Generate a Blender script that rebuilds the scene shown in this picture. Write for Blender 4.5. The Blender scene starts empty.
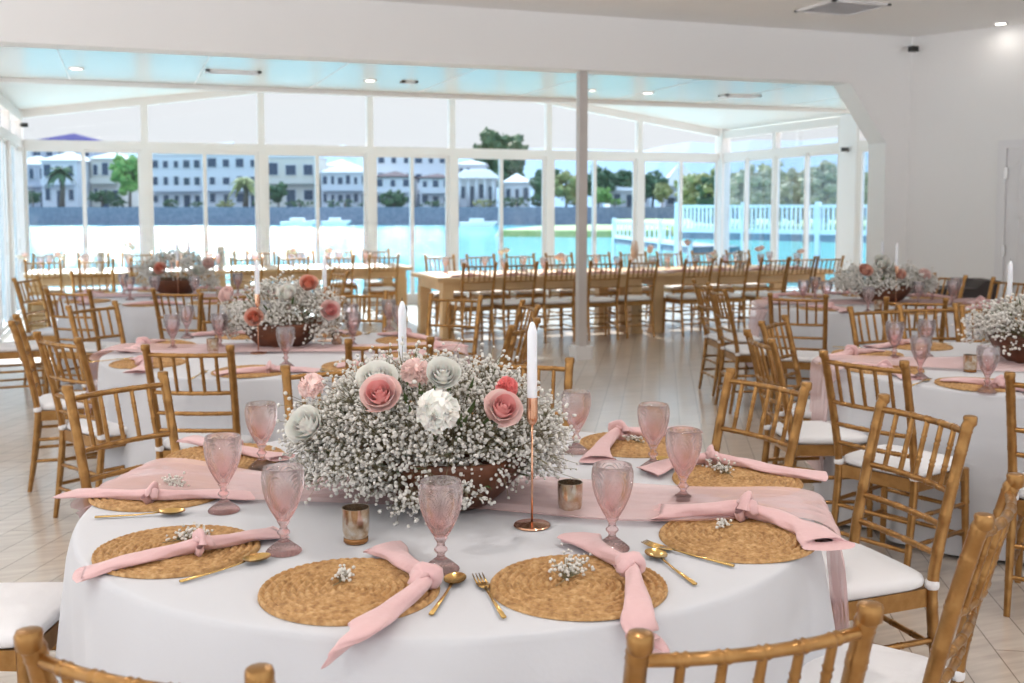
import bpy, bmesh, math, random
from mathutils import Vector, Matrix, Euler
from math import sin, cos, pi, radians, sqrt, atan2, tan
random.seed(7)
S = bpy.context.scene
COL = S.collection

# ------------------------------------------------------------------ camera
F, CX, CY = 1060.0, 512.0, 286.0
PITCH, YAW, H = radians(4.21), radians(20.0), 1.58
cd = bpy.data.cameras.new('camera'); cam = bpy.data.objects.new('camera', cd); COL.objects.link(cam)
cd.sensor_width = 36.0; cd.lens = F / 1024 * 36; cd.shift_y = -(341.5 - CY) / 1024
cam.location = (0, 0, H); cam.rotation_euler = (pi / 2 - PITCH, 0, -YAW)
cd.clip_end = 4000; cd.dof.use_dof = True; cd.dof.focus_distance = 2.75; cd.dof.aperture_fstop = 4.5
S.camera = cam
CM = Euler((pi / 2 - PITCH, 0, -YAW)).to_matrix()

def ray(px, py):
    return CM @ Vector(((px - CX) / F, -(py - CY) / F, -1.0))
def P(px, py, z):                      # the point of the room at height z that the photograph shows there
    d = ray(px, py); t = (z - H) / d.z
    return Vector((d.x * t, d.y * t, z))
def PD(px, py, depth):                 # the point at a distance in front of the camera
    d = ray(px, py); hd = d.x * sin(YAW) + d.y * cos(YAW); t = depth / hd
    return Vector((0, 0, H)) + d * t
def PV(px, py, v):                     # the point on the plane y = v
    d = ray(px, py); return Vector((0, 0, H)) + d * (v / d.y)
def WC(X, Z, z=0):                     # right / forward of the camera -> world
    return Vector((X * cos(YAW) + Z * sin(YAW), -X * sin(YAW) + Z * cos(YAW), z))

# ------------------------------------------------------------------ materials
MATS = {}
def mat(name, col, rough=.6, metal=0.0, spec=.5, noise=None, bump=None, sheen=0, trans=0, alpha=None, emit=None, coat=0, sss=0):
    m = bpy.data.materials.new(name); m.use_nodes = True; nt = m.node_tree; b = nt.nodes['Principled BSDF']
    b.inputs['Base Color'].default_value = (*col, 1); b.inputs['Roughness'].default_value = rough
    b.inputs['Metallic'].default_value = metal; b.inputs['Specular IOR Level'].default_value = spec
    if sheen: b.inputs['Sheen Weight'].default_value = sheen
    if trans: b.inputs['Transmission Weight'].default_value = trans
    if coat: b.inputs['Coat Weight'].default_value = coat; b.inputs['Coat Roughness'].default_value = .1
    if sss:
        b.inputs['Subsurface Weight'].default_value = sss; b.inputs['Subsurface Radius'].default_value = (.02, .012, .01)
    if emit:
        b.inputs['Emission Color'].default_value = (*emit[:3], 1); b.inputs['Emission Strength'].default_value = emit[3]
    tc = nt.nodes.new('ShaderNodeTexCoord')
    if noise:                           # (scale, colour 2, detail)
        n = nt.nodes.new('ShaderNodeTexNoise'); n.inputs['Scale'].default_value = noise[0]; n.inputs['Detail'].default_value = noise[2] if len(noise) > 2 else 3
        nt.links.new(tc.outputs['Object'], n.inputs['Vector'])
        r = nt.nodes.new('ShaderNodeValToRGB'); r.color_ramp.elements[0].position = .35; r.color_ramp.elements[1].position = .65
        r.color_ramp.elements[0].color = (*col, 1); r.color_ramp.elements[1].color = (*noise[1], 1)
        nt.links.new(n.outputs['Fac'], r.inputs['Fac']); nt.links.new(r.outputs['Color'], b.inputs['Base Color'])
    if bump:                            # (scale, strength, distance)
        n = nt.nodes.new('ShaderNodeTexNoise'); n.inputs['Scale'].default_value = bump[0]; n.inputs['Detail'].default_value = 4
        nt.links.new(tc.outputs['Object'], n.inputs['Vector'])
        bp = nt.nodes.new('ShaderNodeBump'); bp.inputs['Strength'].default_value = bump[1]; bp.inputs['Distance'].default_value = bump[2]
        nt.links.new(n.outputs['Fac'], bp.inputs['Height']); nt.links.new(bp.outputs['Normal'], b.inputs['Normal'])
    MATS[name] = m
    return m

def thin_glass(name, col, gloss=.06, rough=.0, milky=0.0, tint2=None, zr=(0, 1), fres=.7):
    m = bpy.data.materials.new(name); m.use_nodes = True; nt = m.node_tree; nt.nodes.clear()
    out = nt.nodes.new('ShaderNodeOutputMaterial'); tr = nt.nodes.new('ShaderNodeBsdfTransparent'); gl = nt.nodes.new('ShaderNodeBsdfGlossy')
    tr.inputs['Color'].default_value = (*col, 1); gl.inputs['Roughness'].default_value = rough
    if tint2:                           # the tint deepens with height in the moulded glass
        tc = nt.nodes.new('ShaderNodeTexCoord'); sp = nt.nodes.new('ShaderNodeSeparateXYZ'); mr = nt.nodes.new('ShaderNodeMapRange')
        nt.links.new(tc.outputs['Object'], sp.inputs[0]); nt.links.new(sp.outputs['Z'], mr.inputs['Value'])
        mr.inputs['From Min'].default_value, mr.inputs['From Max'].default_value = zr
        mx = nt.nodes.new('ShaderNodeMix'); mx.data_type = 'RGBA'
        mx.inputs[6].default_value = (*tint2, 1); mx.inputs[7].default_value = (*col, 1)
        nt.links.new(mr.outputs[0], mx.inputs[0]); nt.links.new(mx.outputs[2], tr.inputs['Color'])
    lw = nt.nodes.new('ShaderNodeLayerWeight'); lw.inputs['Blend'].default_value = .35
    ma = nt.nodes.new('ShaderNodeMath'); ma.operation = 'MULTIPLY_ADD'; ma.inputs[1].default_value = fres; ma.inputs[2].default_value = gloss
    nt.links.new(lw.outputs['Fresnel'], ma.inputs[0])
    mix = nt.nodes.new('ShaderNodeMixShader'); nt.links.new(ma.outputs[0], mix.inputs[0])
    first = tr.outputs[0]
    if milky:
        tl = nt.nodes.new('ShaderNodeBsdfDiffuse'); tl.inputs['Color'].default_value = (.9, .8, .8, 1)
        m2 = nt.nodes.new('ShaderNodeMixShader'); m2.inputs[0].default_value = milky
        nt.links.new(tr.outputs[0], m2.inputs[1]); nt.links.new(tl.outputs[0], m2.inputs[2]); first = m2.outputs[0]
    nt.links.new(first, mix.inputs[1]); nt.links.new(gl.outputs[0], mix.inputs[2]); nt.links.new(mix.outputs[0], out.inputs['Surface'])
    MATS[name] = m
    return m

mat('gold', (.41, .22, .075), .28, .8, .5, noise=(25, (.31, .155, .048)), bump=(60, .15, .002))
mat('cushion', (.80, .785, .79), .85, bump=(30, .3, .004), sheen=.2)
mat('cloth', (.61, .61, .635), .9, bump=(90, .15, .002), sheen=.15)
mat('napkin', (.72, .455, .45), .85, bump=(45, .5, .006), sheen=.3)
mat('flatware', (.72, .47, .17), .22, 1)
mat('copper', (.80, .46, .30), .2, 1)
mat('wax', (.86, .88, .93), .4, sss=.15)
mat('mercury', (.70, .65, .57), .16, .9, noise=(45, (.45, .30, .17), 5))
mat('amber_glass', (.28, .12, .03), .2, .4)
mat('walnut', (.17, .055, .022), .5, noise=(9, (.09, .03, .013), 5), bump=(20, .4, .006))
mat('farm_wood', (.66, .45, .24), .38, noise=(4, (.56, .36, .18), 5))
mat('dark_wood', (.03, .018, .015), .6)
mat('wall', (.93, .92, .91), .8, bump=(8, .05, .003))
mat('soffit', (.80, .785, .775), .7)
mat('frame_white', (.80, .775, .76), .45)
mat('door_white', (.86, .85, .86), .45)
mat('gloss_panel', (.80, .86, .85), .2, 0, .6)
mat('vault', (.82, .82, .80), .45)
mat('chrome', (.62, .6, .58), .3, 1)
mat('grille', (.55, .52, .50), .5)
mat('black', (.02, .02, .02), .4)
mat('lamp_glow', (1, 1, 1), .5, emit=(1, .93, .82, 4))
mat('floret', (.74, .715, .67), .8, sss=.0)
mat('stem', (.17, .16, .09), .8, noise=(30, (.26, .22, .13)))
mat('rose_pink', (.95, .50, .48), .6, sss=.2)
mat('rose_deep', (.92, .30, .29), .6, sss=.2)
mat('rose_pale', (.95, .74, .70), .6, sss=.2)
mat('rose_white', (.93, .92, .87), .6, sss=.2)
mat('rose_coral', (.86, .36, .25), .6); mat('rose_peach', (.88, .56, .46), .6)
mat('leaf', (.10, .16, .05), .6)
mat('pampas', (.72, .56, .46), .9)
thin_glass('clear_glass', (.99, .995, 1.0), .01, fres=.25)
thin_glass('haze_blue_glass', (.84, .935, 1.0), .01, fres=.25)  # mild blue in the pane stands in for haze over the far shore
thin_glass('goblet_glass', (.99, .95, .96), .10, .06, .05, tint2=(.95, .68, .67), zr=(.05, .17))
thin_glass('goblet_foot_glass', (.93, .74, .73), .10, .08, .06)
thin_glass('vase_glass', (.93, .95, .96), .10, .05, .1)

def cut_glass(name, col, col2, zr, amount):
    """moulded glass: part refracting, part letting the light straight through so that its shadow stays light"""
    m = thin_glass(name, col, .07, .03, .03, tint2=col2, zr=zr, fres=.55); nt = m.node_tree
    mixn = [n for n in nt.nodes if n.type == 'MIX_SHADER'][0]; out = [n for n in nt.nodes if n.type == 'OUTPUT_MATERIAL'][0]; colr = [n for n in nt.nodes if n.type == 'MIX'][0]
    gl = nt.nodes.new('ShaderNodeBsdfGlass'); gl.inputs['Roughness'].default_value = .03; gl.inputs['IOR'].default_value = 1.32
    nt.links.new(colr.outputs[2], gl.inputs['Color'])
    m2 = nt.nodes.new('ShaderNodeMixShader'); m2.inputs[0].default_value = amount
    nt.links.new(mixn.outputs[0], m2.inputs[1]); nt.links.new(gl.outputs[0], m2.inputs[2]); nt.links.new(m2.outputs[0], out.inputs[0])
cut_glass('cut_glass', (1.0, .985, .985), (.985, .80, .78), (.05, .18), .62)
cut_glass('cut_glass_foot', (.99, .87, .86), (.99, .87, .86), (0, 1), .6)

def floor_material():
    m = bpy.data.materials.new('floor_planks'); m.use_nodes = True; nt = m.node_tree; b = nt.nodes['Principled BSDF']
    tc = nt.nodes.new('ShaderNodeTexCoord'); mp = nt.nodes.new('ShaderNodeMapping'); mp.inputs['Rotation'].default_value = (0, 0, radians(-62))
    nt.links.new(tc.outputs['Object'], mp.inputs['Vector'])
    br = nt.nodes.new('ShaderNodeTexBrick'); br.offset = .37
    br.inputs['Color1'].default_value = (.57, .49, .42, 1); br.inputs['Color2'].default_value = (.49, .41, .34, 1); br.inputs['Mortar'].default_value = (.20, .15, .11, 1)
    br.inputs['Scale'].default_value = 1; br.inputs['Mortar Size'].default_value = .0025; br.inputs['Brick Width'].default_value = 1.3; br.inputs['Row Height'].default_value = .15
    br.inputs['Bias'].default_value = 0
    nt.links.new(mp.outputs[0], br.inputs['Vector'])
    mp2 = nt.nodes.new('ShaderNodeMapping'); mp2.inputs['Rotation'].default_value = (0, 0, radians(-62)); mp2.inputs['Scale'].default_value = (1, 9, 1)
    nt.links.new(tc.outputs['Object'], mp2.inputs['Vector'])
    n = nt.nodes.new('ShaderNodeTexNoise'); n.inputs['Scale'].default_value = 3; n.inputs['Detail'].default_value = 6
    nt.links.new(mp2.outputs[0], n.inputs['Vector'])
    mx = nt.nodes.new('ShaderNodeMix'); mx.data_type = 'RGBA'; mx.blend_type = 'OVERLAY'; mx.inputs[0].default_value = .45
    nt.links.new(br.outputs['Color'], mx.inputs[6]); nt.links.new(n.outputs['Fac'], mx.inputs[7]); nt.links.new(mx.outputs[2], b.inputs['Base Color'])
    b.inputs['Roughness'].default_value = .3; b.inputs['Coat Weight'].default_value = .7; b.inputs['Coat Roughness'].default_value = .16; b.inputs['Coat IOR'].default_value = 1.6
    MATS['floor'] = m
floor_material()

def mat_material():
    m = bpy.data.materials.new('seagrass'); m.use_nodes = True; nt = m.node_tree; b = nt.nodes['Principled BSDF']
    tc = nt.nodes.new('ShaderNodeTexCoord')
    n = nt.nodes.new('ShaderNodeTexNoise'); n.inputs['Scale'].default_value = 70; n.inputs['Detail'].default_value = 5
    nt.links.new(tc.outputs['Object'], n.inputs['Vector'])
    r = nt.nodes.new('ShaderNodeValToRGB'); e = r.color_ramp.elements
    e[0].position = .25; e[0].color = (.25, .115, .035, 1); e[1].position = .75; e[1].color = (.66, .42, .20, 1)
    k = e.new(.5); k.color = (.47, .26, .095, 1)
    nt.links.new(n.outputs['Fac'], r.inputs['Fac']); nt.links.new(r.outputs['Color'], b.inputs['Base Color'])
    b.inputs['Roughness'].default_value = .65
    MATS['seagrass'] = m
mat_material()

def sheer_material():
    m = bpy.data.materials.new('chiffon'); m.use_nodes = True; nt = m.node_tree; nt.nodes.clear()
    out = nt.nodes.new('ShaderNodeOutputMaterial'); tr = nt.nodes.new('ShaderNodeBsdfTransparent'); df = nt.nodes.new('ShaderNodeBsdfDiffuse'); mx = nt.nodes.new('ShaderNodeMixShader')
    df.inputs['Color'].default_value = (.86, .64, .63, 1); tr.inputs['Color'].default_value = (.98, .92, .92, 1); mx.inputs[0].default_value = .55
    nt.links.new(tr.outputs[0], mx.inputs[1]); nt.links.new(df.outputs[0], mx.inputs[2]); nt.links.new(mx.outputs[0], out.inputs[0])
    MATS['chiffon'] = m
sheer_material()

def water_material():
    m = bpy.data.materials.new('lake_water'); m.use_nodes = True; nt = m.node_tree; b = nt.nodes['Principled BSDF']
    b.inputs['Base Color'].default_value = (.12, .40, .43, 1); b.inputs['Roughness'].default_value = .07; b.inputs['Specular IOR Level'].default_value = .13
    tc = nt.nodes.new('ShaderNodeTexCoord'); mp = nt.nodes.new('ShaderNodeMapping'); mp.inputs['Scale'].default_value = (.6, 1.4, 1)
    nt.links.new(tc.outputs['Object'], mp.inputs['Vector'])
    n = nt.nodes.new('ShaderNodeTexNoise'); n.inputs['Scale'].default_value = 1.6; n.inputs['Detail'].default_value = 5; n.inputs['Roughness'].default_value = .6
    nt.links.new(mp.outputs[0], n.inputs['Vector'])
    bp = nt.nodes.new('ShaderNodeBump'); bp.inputs['Strength'].default_value = .8; bp.inputs['Distance'].default_value = .30
    nt.links.new(n.outputs['Fac'], bp.inputs['Height']); nt.links.new(bp.outputs['Normal'], b.inputs['Normal'])
    MATS['water'] = m
water_material()

# ------------------------------------------------------------------ mesh helpers
class MB:
    def __init__(self): self.v = []; self.f = []; self.mi = []
    def add(self, vs, fs, mi=0):
        o = len(self.v); self.v += [tuple(p) for p in vs]; self.f += [tuple(i + o for i in f) for f in fs]; self.mi += [mi] * len(fs); return self
    def box(self, c, s, rz=0, taper=1.0, mi=0):
        cx, cy, cz = c; hx, hy, hz = s[0] / 2, s[1] / 2, s[2] / 2; vs = []
        for dz in (-1, 1):
            k = taper if dz < 0 else 1
            for dx, dy in ((-1, -1), (1, -1), (1, 1), (-1, 1)):
                x, y = dx * hx * k, dy * hy * k
                vs.append((cx + x * cos(rz) - y * sin(rz), cy + x * sin(rz) + y * cos(rz), cz + dz * hz))
        return self.add(vs, [(3, 2, 1, 0), (4, 5, 6, 7), (0, 1, 5, 4), (1, 2, 6, 5), (2, 3, 7, 6), (3, 0, 4, 7)], mi)
    def b2(self, a, b, mi=0):
        return self.box([(a[i] + b[i]) / 2 for i in range(3)], [abs(b[i] - a[i]) for i in range(3)], mi=mi)
    def tube(self, pts, rad, seg=8, flat=(1, 1), caps=True, mi=0, ref=None):
        pts = [Vector(p) for p in pts]; n = len(pts)
        if not isinstance(rad, (list, tuple)): rad = [rad] * n
        vs, fs = [], []; up = None
        for i, p in enumerate(pts):
            t = (pts[min(i + 1, n - 1)] - pts[max(i - 1, 0)]).normalized()
            if up is None:
                rv = Vector(ref) if ref else (Vector((0, 0, 1)) if abs(t.z) < .9 else Vector((1, 0, 0)))
                up = (rv - t * rv.dot(t)).normalized()
            else: up = (up - t * up.dot(t)).normalized()
            sd = t.cross(up)
            for k in range(seg):
                a = 2 * pi * k / seg; vs.append(p + (sd * cos(a) * flat[0] + up * sin(a) * flat[1]) * rad[i])
        for i in range(n - 1):
            for k in range(seg):
                a = i * seg + k; b = i * seg + (k + 1) % seg; fs.append((a, b, b + seg, a + seg))
        if caps: fs.append(tuple(range(seg))[::-1]); fs.append(tuple((n - 1) * seg + k for k in range(seg)))
        return self.add(vs, fs, mi)
    def lathe(self, prof, seg=24, c=(0, 0, 0), mi=0, closed=True, wob=None):
        vs, fs = [], []; n = len(prof)
        for j, (r, z) in enumerate(prof):
            for k in range(seg):
                a = 2 * pi * k / seg; rr = r * (wob(a, z) if wob else 1)
                vs.append((c[0] + rr * cos(a), c[1] + rr * sin(a), c[2] + z))
        for j in range(n - 1):
            for k in range(seg):
                a = j * seg + k; b = j * seg + (k + 1) % seg; fs.append((a, b, b + seg, a + seg))
        if closed: fs.append(tuple(range(seg))[::-1]); fs.append(tuple((n - 1) * seg + k for k in range(seg)))
        return self.add(vs, fs, mi)
    def prism(self, poly, d, mi=0):     # poly: 3D points of one face, d: thickness vector
        n = len(poly); a = [Vector(p) for p in poly]; b = [p + Vector(d) for p in a]
        fs = [tuple(range(n))[::-1], tuple(range(n, 2 * n))] + [(i, (i + 1) % n, (i + 1) % n + n, i + n) for i in range(n)]
        return self.add(a + b, fs, mi)
    def ico(self, c, r, sub=0, squash=1.0, jit=0.0, mi=0):
        vs, fs = ICO[sub]; q = Matrix.Rotation(random.random() * 6.3, 3, 'Z') @ Matrix.Rotation(random.random() * 3, 3, 'X')
        out = []
        for v in vs:
            w = q @ v * r * (1 + random.uniform(-jit, jit)); out.append((c[0] + w.x, c[1] + w.y, c[2] + w.z * squash))
        return self.add(out, fs, mi)
    def mesh(self, name, mats, smooth=False, angle=None):
        me = bpy.data.meshes.new(name); me.from_pydata(self.v, [], self.f); me.update()
        if isinstance(mats, str): mats = [mats]
        for m in mats: me.materials.append(MATS[m])
        me.polygons.foreach_set('material_index', self.mi)
        me.polygons.foreach_set('use_smooth', [bool(smooth)] * len(self.f))
        bm = bmesh.new(); bm.from_mesh(me); bmesh.ops.recalc_face_normals(bm, faces=bm.faces); bm.to_mesh(me); bm.free()
        if smooth and angle:
            me.set_sharp_from_angle(angle=radians(angle))
        return me
def make_ico(sub):
    bm = bmesh.new(); bmesh.ops.create_icosphere(bm, subdivisions=sub + 1, radius=1)
    bm.verts.index_update(); r = ([v.co.copy() for v in bm.verts], [tuple(v.index for v in f.verts) for f in bm.faces]); bm.free(); return r
ICO = [make_ico(0), make_ico(1), make_ico(2)]

def link(name, me, parent=None, loc=None, rot=None, **props):
    o = bpy.data.objects.new(name, me); COL.objects.link(o)
    if parent: o.parent = parent
    if loc is not None: o.location = loc
    if rot is not None: o.rotation_euler = rot
    for k, v in props.items():
        if v: o[k] = v
    return o
def empty(name, loc=(0, 0, 0), rz=0, **props):
    return link(name, None, None, loc, (0, 0, rz), **props)
def tree_copy(o, parent=None):
    c = o.copy(); COL.objects.link(c)
    if parent: c.parent = parent
    for ch in list(KIDS.get(o.name, [])): tree_copy(ch, c)
    return c
KIDS = {}
def register(o):
    KIDS[o.name] = [c for c in bpy.data.objects if c.parent == o]
    for c in KIDS[o.name]: register(c)
USED = set()
def place(proto, loc, rz, label, category, group=None, scale=None):
    """first use takes the prototype itself, later ones a copy of it and of its parts"""
    if proto.name not in KIDS: register(proto)
    o = proto if proto.name not in USED else tree_copy(proto)
    USED.add(proto.name)
    o.location = loc; o.rotation_euler = (0, 0, rz)
    if scale: o.scale = (scale,) * 3
    o['label'] = label; o['category'] = category
    if group: o['group'] = group
    elif 'group' in o: del o['group']
    return o

def struct(name, mb, m, parent=None, smooth=False):
    o = link(name, mb.mesh(name, m, smooth, 40), parent)
    if not parent: o['kind'] = 'structure'
    return o

# ------------------------------------------------------------------ room shell
V0, V1, V2, VW = 10.0, 10.3, 12.75, 17.0       # header wall, its back, end of the flat ceiling, window wall
UL, UR, ZC, ZF = -1.43, 10.25, 3.53, 2.98
corner = PV(912, 45, V0); corner.z = 0
wd = Vector((.40, -.917, 0)).normalized()
far_r = corner + wd * 15.5
struct('floor', MB().b2((-6, -4.5, -.12), (16, VW + .1, 0)), 'floor')
mat('ceiling_white', (.95, .945, .935), .85)
struct('ceiling', MB().b2((-6, -4.5, ZC), (16, V1, ZC + .12)), 'ceiling_white')
jr = PV(886, 143, V0); jt = PV(850, 88, V0)
hdr = MB().prism([(UL, V0, 0), (UL, V0, ZF), (jt.x, V0, ZF), (jr.x, V0, jr.z), (jr.x, V0, 0), (corner.x + .02, V0, 0), (corner.x + .02, V0, ZC), (-6, V0, ZC), (-6, V0, 0)][::-1], (0, V1 - V0, 0))
struct('wall_front', hdr, 'wall')
n = Vector((wd.y, -wd.x, 0)) * -1
struct('wall_right', MB().prism([corner, far_r, far_r + Vector((0, 0, ZC)), corner + Vector((0, 0, ZC))], n * .15), 'wall')
lw = MB()
for v in (-4.5, -.9, 2.7, 6.3, 9.9): lw.b2((-5.6, v, 0), (-5.45, v + .12, 3.3))
lw.b2((-5.6, -4.5, 3.3), (-5.45, V0, ZC)).b2((-5.6, -4.5, 0), (-5.45, V0, .12))
struct('wall_left', lw, 'wall')
rw = MB()
for u in (-5.6, -1.8, 2.2, 6.2, 10.2, 14.2): rw.b2((u, -4.5, 0), (u + .12, -4.35, 3.3))
rw.b2((-5.6, -4.5, 3.3), (15, -4.35, ZC)).b2((-5.6, -4.5, 0), (15, -4.35, .12))
struct('wall_rear', rw, 'wall')
# sunroom ceiling
ce = struct('ceiling_sunroom', MB().b2((UL, V1 - .005, ZF), (UR, V2, ZF + .05)), 'gloss_panel')
seams = MB()
for k in range(9):
    u = UL + .9 + k * 1.3; seams.b2((u - .004, V1, ZF - .004), (u + .004, V2, ZF))
link('ceiling_seam', seams.mesh('ceiling_seam', 'frame_white'), ce, kind='structure')
UM, ZR = (UL + UR) / 2, 3.80
vl = MB()
for a, b in ((UL - .1, UM), (UR + .1, UM)):
    vl.prism([(a, V2 - .05, ZF), (b, V2 - .05, ZR), (b, VW, ZR), (a, VW, ZF)], (0, 0, .06))
vl.prism([(UL, V2 - .02, ZF), (UM, V2 - .02, ZR), (UR, V2 - .02, ZF)], (0, -.04, 0))
struct('ceiling_vault', vl, 'vault')
struct('trim_1', MB().b2((UL, V2 - .05, ZF - .05), (UR, V2 + .05, ZF - .0)), 'frame_white')

# windows: every bay is a frame with a clear upper pane and two sliding panels tinted blue in place of haze
US = [UL, .30, 2.02, 3.74, 5.12, 6.85, 8.58, UR]
ZT0, ZT1 = 2.42, 2.57
def ztop(u): return ZF + (ZR - ZF) * (1 - abs(u - UM) / (UM - UL)) + .02
def bay(n, a, b, la, lb, ta, tb):
    """la/lb: the two ends on plan, ta/tb: heights of the head there"""
    A, B = Vector(la), Vector(lb); d = (B - A).normalized(); L = (B - A).length; nn = Vector((-d.y, d.x, 0))
    def q(s, z, o=0): p = A + d * s + nn * o; return Vector((p.x, p.y, z))
    def hh(s): return ta + (tb - ta) * s / L
    w = .05
    f = MB()
    def bar(s0, s1, z0, z1, t=.10, z1b=None):
        f.prism([q(s0, z0, -t / 2), q(s1, z0, -t / 2), q(s1, z1b if z1b is not None else z1, -t / 2), q(s0, z1, -t / 2)], nn * t)
    bar(0, w, 0, hh(0)); bar(L - w, L, 0, hh(L)); bar(w, L - w, ZT0 + .03, ZT1)
    f.prism([q(w, hh(w) - .13, -.05), q(L - w, hh(L) - .13, -.05), q(L - w, hh(L), -.05), q(w, hh(w), -.05)], nn * .1)
    bar(w, L - w, 0, .10)
    st = .055; mid = L / 2
    for s0, s1, o in ((w, mid + .03, -.02), (mid - .03, L - w, .02)):
        for x0, x1, z0, z1 in ((s0, s0 + st, .1, ZT0 + .03), (s1 - st, s1, .1, ZT0 + .03), (s0 + st, s1 - st, .1, .17), (s0 + st, s1 - st, ZT0 - .02, ZT0 + .03)):
            f.prism([q(x0, z0, o - .02), q(x1, z0, o - .02), q(x1, z1, o - .02), q(x0, z1, o - .02)], nn * .04)
    w_ = struct('window_%d' % n, f, 'frame_white')
    g = MB().prism([q(w, ZT1, 0), q(L - w, ZT1, 0), q(L - w, hh(L) - .1, 0), q(w, hh(w) - .1, 0)], nn * .006)
    link('upper_pane', g.mesh('upper_pane', 'clear_glass'), w_)
    for s0, s1, o in ((w + st, mid - .02, -.02), (mid + .02, L - w - st, .02)):
        g = MB().prism([q(s0, .17, o), q(s1, .17, o), q(s1, ZT0 - .02, o), q(s0, ZT0 - .02, o)], nn * .006)
        link('sliding_pane', g.mesh('sliding_pane', 'haze_blue_glass'), w_, label='glass tinted blue in place of haze')
    hd = MB().prism([q(mid - .01, 1.0, -.06), q(mid + .01, 1.0, -.06), q(mid + .01, 1.16, -.06), q(mid - .01, 1.16, -.06)], nn * .02)
    link('handle', hd.mesh('handle', 'chrome'), w_)
for i in range(7):
    bay(i + 1, 0, 0, (US[i], VW, 0), (US[i + 1], VW, 0), ztop(US[i]), ztop(US[i + 1]))
side = [(VW, 15.25), (15.25, 13.5), (13.1, 11.4)]
for k, (a, b) in enumerate(side): bay(8 + k, 0, 0, (UR, a, 0), (UR, b, 0), ZF - .02, ZF - .02)
for k, (a, b) in enumerate([(VW, 15.3), (15.3, 13.6), (13.6, 11.9), (11.9, V1)]): bay(11 + k, 0, 0, (UL, b, 0), (UL, a, 0), ZF - .02, ZF - .02)
struct('pillar_right', MB().b2((UR - .06, 13.1, 0), (UR + .1, 13.5, ZF)), 'door_white')
struct('pillar_corner', MB().b2((UR - .08, VW - .16, 0), (UR + .1, VW + .06, ZF + .05)), 'frame_white')
struct('pillar_corner_left', MB().b2((UL - .1, VW - .16, 0), (UL + .06, VW + .06, ZF + .05)), 'frame_white')
struct('wall_sunroom_right', MB().b2((UR - .05, V1, 0), (UR + .1, 11.4, ZF)), 'wall')

# steel post under the header
pp = PV(581, 360, V0 + .12)
post = MB().b2((pp.x - .045, V0 + .08, .05), (pp.x + .045, V0 + .17, ZF))
mat('post_paint', (.58, .53, .50), .45)
post_o = struct('pillar_steel_post', post, 'post_paint')
link('base_plate', MB().b2((pp.x - .09, V0 + .03, 0), (pp.x + .09, V0 + .22, .14)).mesh('base_plate', 'frame_white'), post_o, kind='structure')

# door in the right wall
def door():
    hx = PD(1005, 143, 11.0)
    # along the wall: find where the pixel column meets it
    def wall_s(px):
        d = ray(px, 200); a = Matrix(((d.x, -wd.x), (d.y, -wd.y))); t = a.inverted() @ Vector((corner.x, corner.y)); return t[1], t[0]
    s0, _ = wall_s(1006); s1 = s0 + 1.0
    def q(s, z, o): p = corner + wd * s - n * o; return Vector((p.x, p.y, z))
    def blk(mb, a, b, z0, z1, o0, o1): mb.prism([q(a, z0, o0), q(b, z0, o0), q(b, z1, o0), q(a, z1, o0)], -n * (o1 - o0))
    fr = MB(); ht = 2.22
    blk(fr, s0 - .09, s0, 0, ht + .09, 0, .03); blk(fr, s1, s1 + .09, 0, ht + .09, 0, .03); blk(fr, s0, s1, ht, ht + .09, 0, .03)
    d = struct('door_1', fr, 'door_white')
    lf = MB(); blk(lf, s0 + .01, s1 - .01, .01, ht - .01, 0, .012)
    leaf = link('door_leaf', lf.mesh('door_leaf', 'door_white'), d)
    for (a, b) in ((.12, .44), (.56, .88)):
        for (z0, z1) in ((.2, .75), (.9, 1.5), (1.65, 2.08)):
            m = MB(); 
            for x0, x1, y0, y1 in ((a, b, z0, z0 + .03), (a, b, z1 - .03, z1), (a, a + .03, z0, z1), (b - .03, b, z0, z1)):
                blk(m, s0 + x0, s0 + x1, y0, y1, .012, .022)
            link('moulding', m.mesh('moulding', 'door_white'), leaf)
    for z in (.3, 1.12, 1.95):
        m = MB(); blk(m, s0 - .02, s0 + .02, z - .06, z + .06, .013, .035); link('hinge', m.mesh('hinge', 'chrome'), d, label='steel hinge')
door()

# ceiling and wall fittings, plus added fill lights
LAMP = 7.5; DL = []
def downlight(p, z, label, r=.075):  # serves the visible fittings and the added unseen ones
    e = empty('downlight', (p.x, p.y, z), label=label, category='ceiling light', group=None); DL.append(e)
    m = MB().lathe([(r, -.012), (r, 0), (r * .75, 0), (r * .72, -.012)], 24, closed=False)
    link('ring', m.mesh('ring', 'door_white', True, 40), e)
    link('lens', MB().lathe([(.0001, -.006), (r * .73, -.006)], 24, closed=False).mesh('lens', 'lamp_glow'), e)
downlight(P(1001, 23, ZC), ZC, 'lit round downlight in the main ceiling near the right wall')
downlight(P(76, 68, ZF), ZF, 'round downlight at the left end of the glossy sunroom ceiling')
downlight(P(370, 80, ZF), ZF, 'round downlight in the middle of the glossy sunroom ceiling')
downlight(P(648, 92.5, ZF), ZF, 'round downlight in the sunroom ceiling, right of the post')
downlight(P(592, 90, ZF), ZF, 'small round downlight in the sunroom ceiling just beside the post', .05)
def lamp(p, z, power):
    ld = bpy.data.lights.new('downlight_or_fill_lamp', 'AREA'); ld.shape = 'DISK'; ld.size = .13; ld.energy = power; ld.color = (1, .95, .90); ld.spread = radians(170)
    o = bpy.data.objects.new('downlight_or_fill_lamp', ld); COL.objects.link(o); o.location = (p.x, p.y, z - .02)
p = P(1001, 23, ZC); lamp(p, ZC, .35)
for x_, y_ in ((76, 68), (370, 80), (648, 92.5)): lamp(P(x_, y_, ZF), ZF, LAMP * .35)
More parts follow.
